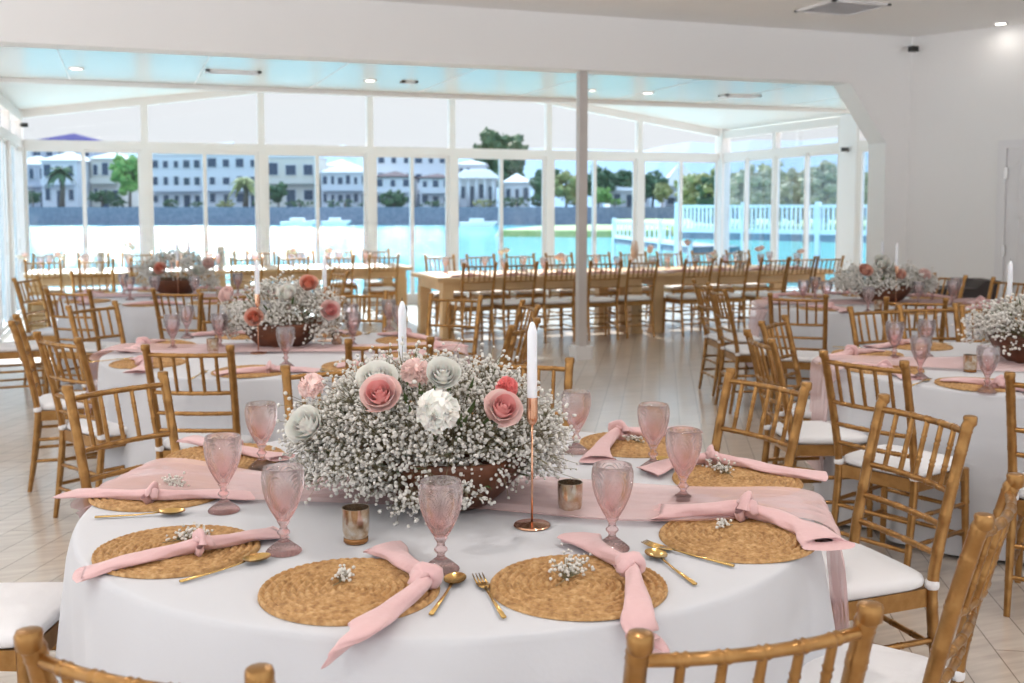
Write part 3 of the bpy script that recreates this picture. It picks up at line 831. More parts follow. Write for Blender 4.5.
def NP(pix, z=None):
    return [P(x, y, zt + (dz if dz is not None else .008)) for x, y, dz in pix]
def on_cloth(px, py, dz):
    q = P(px, py, ZT + max(dz, .010)); r = Vector((q.x - T1.x, q.y - T1.y)).length
    if r <= RT + .01: return q
    d = ray(px, py); o = Vector((-T1.x, -T1.y)); R2 = RT + .030; a = d.x ** 2 + d.y ** 2; b = d.x * o.x + d.y * o.y; c = o.length_squared - R2 ** 2
    disc = b * b - a * c
    if disc < 0: return q
    t1, t2 = (-b - sqrt(disc)) / a, (-b + sqrt(disc)) / a
    t_ = t1 if r > RT else t2
    q2 = Vector((0, 0, H)) + d * t_
    return q2 if ZT - .2 < q2.z < ZT + .02 else q
def nap1(pix, knot, where, seed, w=.030):
    napkin([on_cloth(x, y, dz) for x, y, dz in pix], knot, 'knotted dusty pink napkin ' + where, seed, w)
nap1([(383, 549, .012), (402, 566, .014), (426, 586, .016), (392, 614, .012), (363, 634, .006), (344, 652, -.03)], 2, 'pointing over the front edge from the left front placemat', 3, .028)
nap1([(578, 540, .012), (602, 556, .014), (630, 574, .018), (636, 602, .012), (640, 626, -.005), (642, 650, -.05)], 2, 'hanging over the front edge near the middle', 5, .028)
nap1([(656, 514, .012), (700, 516, .014), (742, 516, .018), (778, 524, .012), (806, 534, .004), (828, 548, -.03)], 2, 'across the nearer placemat on the right side', 8, .034)
nap1([(648, 474, .010), (675, 466, .012), (708, 463, .016), (740, 466, .012), (775, 473, .010), (824, 479, .0)], 2, 'across the farther placemat on the right side', 12, .028)
nap1([(597, 462, .008), (604, 449, .012), (618, 437, .018), (645, 436, .014), (672, 434, .012), (694, 431, .008)], 2, 'at the far right placemat beside white flowers', 15, .030)
nap1([(80, 577, .0), (125, 566, .010), (165, 557, .012), (198, 551, .018), (238, 543, .012), (280, 534, .008)], 3, 'laid across the left front placemat, knot in its middle', 21, .026)
nap1([(68, 496, .0), (108, 497, .010), (150, 500, .016), (196, 498, .012), (250, 497, .008)], 2, 'reaching out past the left edge of the nearest table', 25, .025)
nap1([(188, 440, .004), (205, 446, .010), (232, 452, .014), (255, 456, .012), (282, 460, .008)], 2, 'at the far left of the nearest table', 28, .026)

def flat(proto, a, b, label, cat):
    """a: pixel of the bowl or tines, b: pixel of the handle end"""
    A, B = P(a[0], a[1], zt), P(b[0], b[1], zt); d = (A - B); d.z = 0
    place(proto, (A.x, A.y, zt + .0005), atan2(d.y, d.x) - pi / 2, label, cat, scale=1.18)
flat(spoon, (257, 562), (172, 586), 'gold spoon at the left front placemat of the nearest table', 'spoon')
flat(spoon, (455, 583), (423, 628), 'gold spoon beside the knot of the front left napkin', 'spoon')
flat(fork, (482, 585), (508, 626), 'gold fork left of the front middle placemat', 'fork')
flat(spoon, (656, 558), (706, 594), 'gold spoon right of the front middle placemat', 'spoon')
flat(fork, (660, 549), (746, 571), 'gold fork at the front of the right side placemat', 'fork')
flat(spoon, (172, 515), (93, 519), 'gold spoon in front of the leftmost placemat', 'spoon')
flat(fork, (727, 499), (812, 517), 'gold fork between the two right side placemats', 'fork')
flat(spoon, (660, 462), (708, 456), 'gold spoon behind the farther right side placemat', 'spoon')
flat(fork, (214, 468), (168, 462), 'gold fork in front of the far left placemat', 'fork')

def sprig(p, r, n_, label, seed):
    rng = random.Random(seed); c = P(p[0], p[1], zt + .012); f, s = MB(), MB()
    e = empty('flower_sprig', (c.x, c.y, zt + .010), rng.random() * 6, label=label, category='flower sprig')
    for k in range(n_):
        d = Vector((rng.gauss(0, r), rng.gauss(0, r * .6), abs(rng.gauss(0, r * .45)) + .006)); f.ico(d, rng.uniform(.0028, .0048), 0, jit=.2)
        if k % 2 == 0: s.tube([(-r * 1.5, 0, .002), d], .0007, 3, caps=False)
    s.tube([(-r * 1.5, 0, .002), (-r * 2.8, .01, .001)], .0012, 4)
    link('florets', f.mesh('florets', 'floret', True), e, kind='stuff'); link('stems', s.mesh('stems', 'stem'), e, kind='stuff')
for p, r, k, w in (((343, 578), .016, 46, 'at the front left'), ((571, 572), .032, 110, 'at the front, right of the middle'), ((722, 527), .014, 30, 'at the right side, nearer one'), ((719, 470), .030, 80, 'at the right side, farther one'),
                   ((632, 441), .02, 40, 'at the far right'), ((174, 486), .026, 80, 'at the leftmost seat'), ((190, 537), .024, 80, 'at the left front'), ((229, 452), .02, 40, 'at the far left')):
    sprig(p, r, k, "small white flower sprig on the placemat " + w + ', nearest table', int(p[0]))

q = P(532, 526, zt); candle_set(q, 'in front of the flowers on the nearest table')
q2 = PD(403, 420, 3.28); candle_set(q2, 'behind the flowers on the nearest table')
for p, w in (((356, 542), 'left, before the wooden bowl'), ((570, 514), 'right, beside the copper candlestick')):
    q = P(p[0], p[1], zt); place(votive, (q.x, q.y, zt), random.random(), 'silvered glass votive cup on the nearest table, ' + w, 'candle cup', scale=1.06)

bc = P(447, 501, zt)
def bl(px, py, depth): 
    w = PD(px, py, depth); return Vector((w.x - bc.x, w.y - bc.y, w.z - ZT - .002))
vd = -Vector((sin(YAW), cos(YAW), 0))
def facing(k, u=.75): return vd + Vector((cos(YAW), -sin(YAW), 0)) * k + Vector((0, 0, u))
B1 = [('rose', 'rose_pink', bl(381, 397, 2.60), .047, facing(-.1)), ('rose', 'rose_white', bl(378, 382, 2.68), .048, facing(-.1, 1.2)), ('carnation', 'rose_pale', bl(416, 373, 2.75), .040, facing(0, .8)),
      ('rose', 'rose_white', bl(443, 376, 2.66), .042, facing(.1, .8)), ('carnation', 'rose_white', bl(438, 412, 2.56), .054, facing(0)), ('rose', 'rose_pink', bl(502, 411, 2.62), .046, facing(.3)),
      ('carnation', 'rose_deep', bl(507, 388, 2.74), .030, facing(.4, .9)), ('carnation', 'rose_pale', bl(312, 387, 2.80), .036, facing(-.6, .9)), ('rose', 'rose_white', bl(307, 426, 2.66), .045, facing(-.4))]
centrepiece(bc, "large wooden bowl of baby's breath with pink and white roses on the nearest table", B1, (310, 32, .0053), 5, (.385, .27, .235), -YAW, -.045)
for o in [o for o in bpy.data.objects if o.parent and o.parent.name.startswith('flower_centrepiece') and o.name.split('.')[0] in ('rose', 'carnation')]:
    o.location = Matrix.Rotation(YAW, 3, 'Z') @ o.location
    qd = o.rotation_quaternion; o.rotation_quaternion = Matrix.Rotation(YAW, 3, 'Z').to_quaternion() @ qd

# chiffon runners
def runner(path, w, where, seed):
    c = catmull(path, 12); rng = random.Random(seed); m = MB(); K = 28; vs, fs = [], []; ph = [rng.random() * 6 for _ in range(4)]; last = (Vector(path[len(path)//2]) - Vector(path[len(path)//2 - 1])).normalized()
    for i, p in enumerate(c):
        t = (c[min(i + 1, len(c) - 1)] - c[max(i - 1, 0)]).normalized()
        hz = Vector((t.x, t.y, 0)); hz = hz.normalized() if hz.length > .5 else last
        last = hz; sd = Vector((-hz.y, hz.x, 0)); up = sd.cross(t); up = -up if (up.z < 0 or (abs(up.z) < .3 and up.dot(hz) < 0)) else up
        ww = w * (1 + .18 * sin(i * .19 + ph[0]))
        for k in range(K + 1):
            s = k / K * 2 - 1
            rip = .010 * abs(sin(s * 7 + ph[1] + .5 * sin(i * .13 + ph[2]))) + .006 * abs(sin(s * 13 + i * .11 + ph[3]))
            vs.append(p + sd * (s * ww / 2 + .02 * sin(i * .3 + ph[2])) + up * (rip + .002))
    for i in range(len(c) - 1):
        for k in range(K):
            a = i * (K + 1) + k; fs.append((a, a + 1, a + K + 2, a + K + 1))
    m.add(vs, fs); link('table_runner', m.mesh('table_runner', 'chiffon', True), None, label='sheer pink chiffon runner ' + where, category='table runner')
def run_for(c, ang, w, where, seed, drop=.55, both=True):
    d = Vector((cos(ang), sin(ang), 0)); R2 = RT + .035; pts = []
    ends = []
    base = ZT + .006
    line = [(-R2 - .05, ZT - drop), (-R2 - .035, ZT - .25), (-R2 - .012, ZT - .06), (-R2 + .04, base + .003), (-.6, base), (0, base), (.6, base), (R2 - .04, base + .003), (R2 + .012, ZT - .06), (R2 + .035, ZT - .25), (R2 + .05, ZT - drop)]
    if not both: line = line[3:]
    for s, z in line: pts.append(Vector((c.x, c.y, 0)) + d * s + Vector((0, 0, z)))
    runner(pts, w, where, seed)
ra = P(795, 512, ZT) - P(520, 485, ZT)
run_for(P(451, 495, ZT) * 0 + T1, atan2((P(800, 512, ZT) - T1).y, (P(800, 512, ZT) - T1).x), .34, 'across the nearest table, falling over its right edge', 3)
run_for(T2, radians(2 - 20), .36, 'across the left middle table', 6)
run_for(T4, radians(180 - 22), .40, 'across the right edge table, falling over its left side', 9)
run_for(T5, radians(-16), .36, 'across the far right table, falling over its left side', 12)
run_for(T3, radians(-20), .36, 'across the far left table', 15)

# ------------------------------------------------------------------ chairs
t = lambda c: (c.x, c.y)
chair_posts((635, 632), (875, 602), t(T1), 'gold bamboo-style chair with its back to the camera, nearest, right of the middle')
chair_posts((22, 628), (267, 668), t(T1), 'gold bamboo-style chair with its back to the camera at the bottom left')
chair_posts((984, 514), (1016, 473), t(T1), 'gold chair seen side on at the lower right of the nearest table')
chair_posts((885, 394), (969, 415), t(T1), 'gold chair pulled out on the right side of the nearest table, white cushion in view')
chair_posts((728.7, 367), (809, 382), t(T1), 'gold chair tucked in at the right rear of the nearest table')
chair_c(523, 356, t(T1), 'gold chair behind the tall candle, at the far side of the nearest table')
chair_c(334, 362, t(T1), 'gold chair just behind the left part of the nearest flowers')
chair_posts((67, 385), (163, 371), t(T1), 'gold chair tucked in at the left rear of the nearest table')
chair_at(WC(-1.74, 2.84, CH), Vector((cos(YAW), -sin(YAW), 0)), 'chair at the left of the nearest table of which only the white cushion shows')
# left middle table
chair_posts((36.6, 331), (77.7, 337), t(T2), 'gold chair with a white cushion, left front of the left middle table')
chair_posts((150, 343.5), (229, 344), t(T2), 'gold chair with its back to the camera, front left of the left middle table')
chair_posts((346, 338), (428, 336), t(T2), 'gold chair with its back to the camera, front right of the left middle table')
q = P(14, 317, CH); chair_at(q, WC(1, .40), 'gold chair seen exactly side on at the left end of the left middle table')
chair_posts((70.3, 305), (113, 300.5), t(T2), 'gold chair at the left rear of the left middle table')
chair_c(360, 290, t(T2), 'dark gold chair facing the camera behind the left middle table', 5)
chair_posts((432, 293), (479.5, 294.5), t(T2), 'gold chair at the right rear of the left middle table')
chair_posts((508.8, 325.5), (540, 317), t(T2), 'gold chair seen side on right of the left middle table, nearer of two')
chair_at(WC(.12, 6.95, CH), Vector((-.95, .1, 0)), 'gold chair seen side on right of the left middle table, farther of two')
# far left table
f3 = 'far left table'
chair_posts((47, 287.5), (88, 288.5), t(T3), 'gold chair at the front left of the ' + f3)
chair_posts((15, 277.5), (36, 275), t(T3), 'gold chair at the left side of the ' + f3 + ', farther one')
chair_posts((76, 271.6), (107.7, 270.5), t(T3), 'gold chair at the left rear of the ' + f3)
chair_at(WC(-4.25, 8.35, CH), Vector((.9, .1, 0)), 'gold chair at the left edge of the photo beside the ' + f3)
chair_posts((150, 288), (202, 289), t(T3), 'gold chair with its back to the camera at the front of the ' + f3)
chair_c(227, 291, t(T3), 'gold chair at the front right of the ' + f3 + ', half behind flowers', 6)
chair_c(340, 269.5, t(T3), 'dark gold chair seen side on, right of the ' + f3)
# right edge table
f4 = 'right edge table'
chair_posts((824.5, 350), (903.5, 360), t(T4), 'gold chair with a white cushion at the front left of the ' + f4)
chair_posts((747, 329), (772, 338.5), t(T4), 'gold chair seen from behind at the left side of the ' + f4 + ', nearer one')
chair_posts((763.6, 320), (783, 315), t(T4), 'gold chair at the left side of the ' + f4 + ', farther one')
chair_c(873, 310.5, t(T4), 'gold chair facing the camera behind the ' + f4 + ', leftmost there', -8)
chair_c(927, 303, t(T4), 'gold chair facing the camera behind the ' + f4 + ', middle one', 8)
chair_c(994, 308, t(T4), 'gold chair facing the camera behind the ' + f4 + ', beside the candle', 5)
chair_c(1068, 376, t(T4), 'gold chair with a round white cushion at the near side of the ' + f4, -12)
# far right table
f5 = 'far right table'
chair_posts((693.4, 278.7), (708.6, 282), t(T5), 'gold chair seen side on at the left of the ' + f5 + ', farther one')
chair_at(WC(1.60, 8.25, CH), Vector((1, -.25, 0)), 'gold chair seen side on at the left of the ' + f5 + ', nearer one')
chair_posts((775.5, 292.7), (820.4, 294), t(T5), 'gold chair with its back turned at the front left of the ' + f5)
chair_c(916, 297, t(T5), 'gold chair at the front of the ' + f5 + ', behind other chairs')
chair_c(951, 277.5, t(T5), 'gold chair facing the camera behind the ' + f5 + ' by the dark bench')
chair_c(1012, 279, t(T5), 'gold chair at the right of the ' + f5 + ' by the white door', 20)

# ------------------------------------------------------------------ settings on the other round tables
def other_settings(k, angs, gob, vot, cand, bowl_px, blooms, detail, shape, napdir, candle_offs):
    c = TC[k]; n_ = SH[k]
    for i, (a, desc) in enumerate(angs):
        ar = radians(a) - YAW; d = Vector((cos(ar), sin(ar), 0)); q = Vector((c.x, c.y, zt)) + d * .80
        place(placemat, (q.x, q.y, zt), a, 'round woven placemat on the %s %s' % (desc, n_), 'placemat')
        na = ar + pi / 2; rad = Vector((c.x, c.y, zt + .008)) + d * .86 + Vector((cos(na), sin(na), 0)) * .10
        dirn = ar + (napdir[i % len(napdir)])
        place(NAPK[i % 3], (rad.x, rad.y, zt + .006), dirn, 'knotted pink napkin on the %s %s' % (desc, n_), 'napkin')
        fk = Vector((c.x, c.y, 0)) + d * .84 - Vector((cos(na), sin(na), 0)) * .225
        place(fork, (fk.x, fk.y, zt), ar + pi / 2, 'gold fork on the %s %s' % (desc, n_), 'fork')
    for (px, py, w) in gob:
        q = P(px, py, zt); place(goblet_lo, (q.x, q.y, zt), 0, 'pink goblet on the %s, %s' % (n_, w), 'goblet')
    for (px, py, w) in vot:
        q = P(px, py, zt); place(votive, (q.x, q.y, zt), 0, 'silvered votive cup on the %s, %s' % (n_, w), 'candle cup')
    b = P(bowl_px[0], bowl_px[1], zt)
    centrepiece(b, bowl_px[2], blooms, detail, 60 + k, shape, -YAW)
    for (X, Y, w) in candle_offs:
        p = Vector((b.x, b.y, 0)) + Vector((cos(YAW), -sin(YAW), 0)) * X + Vector((sin(YAW), cos(YAW), 0)) * Y
        candle_set(p, 'on the %s, %s' % (n_, w))
D8 = [(-90, 'front of the'), (-50, 'front right of the'), (-10, 'right of the'), (35, 'right rear of the'), (80, 'rear of the'), (120, 'left rear of the'), (165, 'left of the'), (-140, 'front left of the')]
O2 = [('rose', 'rose_coral', (-.10, -.26, .20), .05, (0, -1, .4)), ('rose', 'rose_white', (.07, -.20, .33), .05, (0, -1, .8)), ('rose', 'rose_pale', (-.28, -.15, .32), .045, (-.4, -1, .8)), ('rose', 'rose_coral', (.18, -.14, .38), .05, (.3, -1, .7)), ('rose', 'rose_pink', (.30, -.14, .23), .055, (.5, -1, .3))]
other_settings(2, D8, [(286, 367, 'before the wooden bowl'), (220, 349, 'left of the bowl, nearest the votive'), (173, 350, 'at its left end, nearer one'), (187, 338, 'at its left end, farther one'), (353, 347, 'right of the bowl, nearer of a pair'), (351, 336, 'right of the bowl, farther of a pair'), (389, 330, 'at its right end'), (400, 338, 'at its right end beside the candle')],
               [(213, 354, 'left of the bowl'), (337, 347, 'right of the bowl')], None, (283, 347, "wooden bowl of baby's breath with coral roses on the left middle table"), O2, (130, 20, .008), (.36, .26, .22), [1.9, 1.2, 1.4], [(-.08, -.27, 'before the bowl'), (.20, .28, 'behind the bowl')])
O3 = [('rose', 'rose_coral', (-.06, -.24, .26), .055, (0, -1, .5)), ('rose', 'rose_white', (.26, -.16, .24), .05, (.3, -1, .5)), ('rose', 'rose_pale', (.34, -.1, .3), .05, (.5, -1, .5))]
other_settings(3, D8, [(130, 300, 'at its left, nearer one'), (124, 296, 'at its left, farther one'), (155, 299, 'left of the bowl'), (195, 299, 'right of the bowl'), (238, 295, 'at its right end')], [(220, 299, 'right of the bowl')], None,
               (176, 295, "wooden bowl of baby's breath with one coral rose on the far left table"), O3, (90, 16, .010), (.40, .27, .25), [1.9, 1.4, 1.0], [(.05, .25, 'behind the flowers'), (.10, -.25, 'before the flowers')])
O4 = [('rose', 'rose_white', (-.10, -.20, .33), .065, (0, -1, .6)), ('rose', 'rose_white', (.2, -.24, .30), .05, (0, -1, .6))]
other_settings(4, [(-90, 'front of the'), (-130, 'front left of the'), (-170, 'left of the'), (150, 'left rear of the'), (110, 'rear of the')],
               [(987, 392, 'left of the bowl, nearest the camera'), (920, 379, 'at its left, nearer of a pair'), (894, 360, 'at its left end'), (926, 357, 'at its left, farther of a pair'), (998, 352, 'behind the flowers')], [(970, 372, 'left of the bowl')], None,
               (1036, 364, "wooden bowl of baby's breath with white roses on the right edge table"), O4, (110, 20, .008), (.36, .27, .17), [1.9, 1.3], [(-.02, .28, 'behind the bowl')])
O5 = [('rose', 'rose_peach', (-.22, -.20, .29), .055, (0, -1, .6)), ('rose', 'rose_white', (-.06, -.14, .35), .07, (0, -1, .6)), ('rose', 'rose_peach', (.06, -.24, .26), .045, (0, -1, .6)), ('rose', 'rose_pale', (.30, -.14, .25), .05, (0, -1, .6))]
other_settings(5, D8, [(868, 313, 'before the bowl'), (803, 304, 'at its left end, nearer one'), (815, 300, 'at its left end, farther one'), (826, 306, 'left of the bowl'), (918, 306, 'right of the bowl'), (932, 302, 'right of the bowl, farther one'), (952, 305, 'at its right end, nearer one'), (956, 301, 'at its right end, farther one')],
               [(878, 311, 'before the bowl')], None, (882, 303, "wooden bowl of baby's breath with peach and white roses on the far right table"), O5, (110, 18, .010), (.44, .28, .155), [1.9, 1.3, 1.0], [(.06, .2, 'behind the flowers'), (.02, -.27, 'before the bowl')])

# ------------------------------------------------------------------ long farm tables by the windows
def farm_table(u0, u1, v0, v1, label):
    e = empty('farm_table', ((u0 + u1) / 2, (v0 + v1) / 2, 0), label=label, category='table')
    w, d = (u1 - u0) / 2, (v1 - v0) / 2
    tp = MB()
    nb = 6
    for i in range(nb): tp.b2((-w, -d + 2 * d * i / nb + .002, .715), (w, -d + 2 * d * (i + 1) / nb - .002, .76))
    link('tabletop', tp.mesh('tabletop', 'farm_wood'), e)
    ap = MB().b2((-w + .08, -d + .06, .60), (w - .08, -d + .10, .715)).b2((-w + .08, d - .10, .60), (w - .08, d - .06, .715)).b2((-w + .08, -d + .1, .60), (-w + .12, d - .1, .715)).b2((w - .12, -d + .1, .60), (w - .08, d - .1, .715))
    link('apron', ap.mesh('apron', 'farm_wood'), e)
    for sx in (-1, 1):
        for sy in (-1, 1):
            m = MB().box((sx * (w - .14), sy * (d - .13), .30), (.14, .14, .60)).box((sx * (w - .14), sy * (d - .13), .03), (.16, .16, .06))
            link('leg', m.mesh('leg', 'farm_wood'), e)
VA = P(438, 278.6, .76).y; UA = P(438, 278.6, .76).x
farm_table(UA, UA + 2.75, VA, VA + 1.25, 'long honey-wood farm table in the sunroom, left of the two behind the post')
farm_table(UA + 2.78, UA + 5.5, VA, VA + 1.25, 'long honey-wood farm table in the sunroom, the one toward the right windows')
VB = 14.35
farm_table(-1.2, 1.3, VB, VB + 1.1, 'long wooden table at the left, closest to the leftmost windows')
farm_table(1.33, 3.75, VB, VB + 1.1, 'long wooden table behind the left middle flowers, close to the windows')
ordn = ['first', 'second', 'third', 'fourth', 'fifth', 'sixth', 'seventh', 'eighth', 'ninth', 'tenth', 'eleventh', 'twelfth']
xs = [479, 521, 561, 604.5, 644, 698, 734, 774, 803, 830]
for i, px in enumerate(xs):
    p = PV(px, 262, VA - .40)
    chair_at(Vector((p.x, VA - .42 + random.uniform(-.03, .03), 0)), Vector((random.uniform(-.05, .05), 1, 0)), 'gold chair on the near side of the right-hand farm tables, %s from the left' % ordn[i], chair_far)
for i in range(9):
    chair_at(Vector((UA + .5 + i * .57, VA + 1.25 + .42, 0)), Vector((random.uniform(-.06, .06), -1, 0)), 'gold chair on the window side of the right-hand farm tables, %s from the left' % ordn[i], chair_far)
for i in range(8):
    chair_at(Vector((-.95 + i * .60, VB - .40, 0)), Vector((random.uniform(-.08, .08), 1, 0)), 'gold chair on the near side of the left-hand long tables, %s from the left' % ordn[i], chair_far)
for i in range(9):
    chair_at(Vector((-1.0 + i * .57, VB + 1.1 + .38, 0)), Vector((random.uniform(-.06, .06), -1, 0)), 'gold chair on the window side of the left-hand long tables, %s from the left' % ordn[i], chair_far)
for i in range(10):
    for s, v, w in ((0, VA + .32, 'near'), (1, VA + .93, 'window')):
        u = UA + .35 + i * .53 + random.uniform(-.07, .07)
        place(goblet_lo, (u, v + random.uniform(-.04, .04), .762), 0, 'pink goblet on the %s side of the right-hand farm tables, %s from the left' % (w, ordn[i]), 'goblet')
for i in range(9):
    for s, v, w in ((0, VB + .30, 'near'), (1, VB + .82, 'window')):
        u = -1.0 + i * .53 + random.uniform(-.07, .07)
        place(goblet_lo, (u, v, .762), 0, 'pink goblet on the %s side of the left-hand long tables, %s from the left' % (w, ordn[i]), 'goblet')
for i in range(9):
    u = UA + .45 + i * .57
    place(NAPK[i % 3], (u, VA + .16, .764), random.uniform(-.3, .3), 'folded pink napkin on the right-hand farm tables, %s from the left' % ordn[i], 'napkin')
# bud vases, dried grasses and pillar candles down the middle of the long tables
def bud_vase(u, v, label, h=.13, flower='rose_white', rr=.04, tall=.12, seed=0, grass=False):
    rng = random.Random(seed); e = empty('bud_vase', (u, v, .762), label=label, category='vase of flowers')
    link('vase', MB().lathe([(.001, 0), (.032, 0), (.038, .02), (.036, h * .5), (.016, h * .78), (.014, h * .92), (.019, h)], 20, closed=False).mesh('vase', 'vase_glass', True), e)
    for k in range(3):
        a = rng.random() * 6.3; tip = Vector((.035 * cos(a), .035 * sin(a), h + tall + rng.uniform(-.03, .03)))
        if k == 0 or not grass: link('stem', MB().tube([(0, 0, .02), (tip.x * .3, tip.y * .3, h), tip], .002, 4).mesh('stem', 'stem'), e)
        if grass:
            m = MB(); m.tube([tip * .6 + Vector((0, 0, 0)), tip, tip + Vector((0, 0, .12))], [.012, .03, .006], 10); link('plume', m.mesh('plume', 'pampas', True), e)
        else:
            o = link('rose', rose(rr, flower if k != 1 else 'rose_pale', seed + k), e, tip)
VM = [(504, 'rose_white', 'at the left end of the right-hand farm tables'), (560, 'rose_pale', 'just left of the post'), (648, 'rose_pale', 'right of the post'), (716, 'rose_white', 'in the middle of the right farm table'), (760, 'rose_pink', 'toward the right end of the farm tables'), (800, 'rose_pale', 'at the right end of the farm tables')]
for i, (px, fl, w) in enumerate(VM):
    p = PV(px, 262, VA + .62); bud_vase(p.x, VA + .62, 'small glass vase with pale blooms ' + w, seed=i, flower=fl, tall=.06 if i % 2 else .14)
p = PV(632, 262, VA + .55); bud_vase(p.x, VA + .5, 'vase of blush dried grass plumes just right of the post', .16, grass=True, tall=.10, seed=20)
p = PV(687, 262, VA + .62); bud_vase(p.x, VA + .6, 'tall vase of dried blush flowers on the right farm table', .20, 'pampas', .04, .14, seed=21)
for i, (px, w) in enumerate(((22, 'at the left end of the left-hand tables'), (60, 'second from the left on the left-hand tables'), (130, 'tallest on the left-hand tables'), (180, 'behind the far left flowers'), (292, 'behind the left middle flowers'), (330, 'right of the left middle flowers, far back'))):
    p = PV(px, 262, VB + .55); bud_vase(p.x, VB + .55, 'small vase with pale blooms ' + w, seed=30 + i, tall=.18 if px == 130 else .07)
def pillar_candle(u, v, label, h=.22):
    e = empty('pillar_candle', (u, v, .762), label=label, category='candle')
    link('glass', MB().lathe([(.001, 0), (.045, 0), (.047, .01), (.047, h), (.044, h), (.043, .012)], 24, closed=False).mesh('glass', 'vase_glass', True), e)
    link('wax', MB().lathe([(.03, .005), (.03, h * .8), (.02, h * .83)], 16).mesh('wax', 'wax', True), e)
for px, v, w in ((101, VB + .5, 'on the left-hand long table before the windows'), (221, VB + .5, 'on the long table between the left flower bowls'), (740, VA + .6, 'on the right farm table')):
    p = PV(px, 262, v); pillar_candle(p.x, v, 'white pillar candle in glass ' + w, .30 if px == 221 else .24)
p = PV(845, 262, VA + .3); 

# dark flared bench by the right wall
def dark_bench():
    c = PD(945, 300, 11.0); a = atan2(wd.y, wd.x)
    e = empty('dark_bench', (c.x, c.y, 0), -YAW, label='dark brown bench with a flared end by the white wall', category='bench')
    m = MB(); m.prism([(-1.0, -.25, .50), (.36, -.25, .50), (.46, -.25, .84), (.30, -.25, .84), (.22, -.25, .76), (-1.0, -.25, .76)], (0, .45, 0)); link('body', m.mesh('body', 'dark_wood'), e)
    for x in (-.9, .2):
        for y in (-.2, .15): link('leg', MB().b2((x, y, 0), (x + .06, y + .06, .50)).mesh('leg', 'dark_wood'), e)
dark_bench()

# ------------------------------------------------------------------ outside
mat('house_white', (.62, .62, .64), .9); mat('house_cream', (.62, .57, .50), .9); mat('house_grey', (.40, .41, .46), .9); mat('house_tan', (.46, .38, .33), .9)
mat('roof_light', (.60, .58, .58), .95, 0, .1); mat('roof_navy', (.06, .06, .16), .95, 0, 0); mat('roof_brown', (.16, .12, .12), .95, 0, 0); mat('window_dark', (.05, .07, .11), .2)
mat('quay', (.16, .17, .22), .9, noise=(2, (.24, .23, .28))); mat('grass', (.22, .30, .09), .9, noise=(1.5, (.32, .36, .14))); mat('deck_stone', (.76, .74, .72), .8)
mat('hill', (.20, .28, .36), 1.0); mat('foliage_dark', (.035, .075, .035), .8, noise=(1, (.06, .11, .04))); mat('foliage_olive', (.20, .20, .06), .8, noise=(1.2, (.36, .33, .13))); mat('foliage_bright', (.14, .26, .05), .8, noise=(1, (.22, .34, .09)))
mat('foliage_grey', (.26, .24, .13), .8, noise=(1, (.46, .40, .26)))
mat('bark', (.12, .09, .07), .9); mat('fence_white', (.80, .83, .88), .5); mat('boat_white', (.85, .85, .87), .4)
LZ = -.9
lake = struct('lake', MB().b2((-400, VW + 2.5, LZ - .3), (600, 700, LZ)), 'water')
struct('terrace', MB().b2((-40, -40, -.6), (50, VW + 2.5, -.13)), 'deck_stone')
def horiz(px, D): return WC((px - CX) / F * D, D)
def zat(py, D):
    return PD(512, py, D).z
def ground_strip(name, px0, px1, D, depth, ztop_, m, zb=LZ - .2):
    mb = MB(); a, b = horiz(px0, D), horiz(px1, D); f = Vector((sin(YAW), cos(YAW), 0)) * depth
    a.z = b.z = zb; mb.prism([a, b, b + f, a + f], (0, 0, ztop_ - zb)); return struct(name, mb, m)
DS = 155.0
ground_strip('land_far_bank', -900, 1900, DS, 500, zat(207, DS), 'quay')
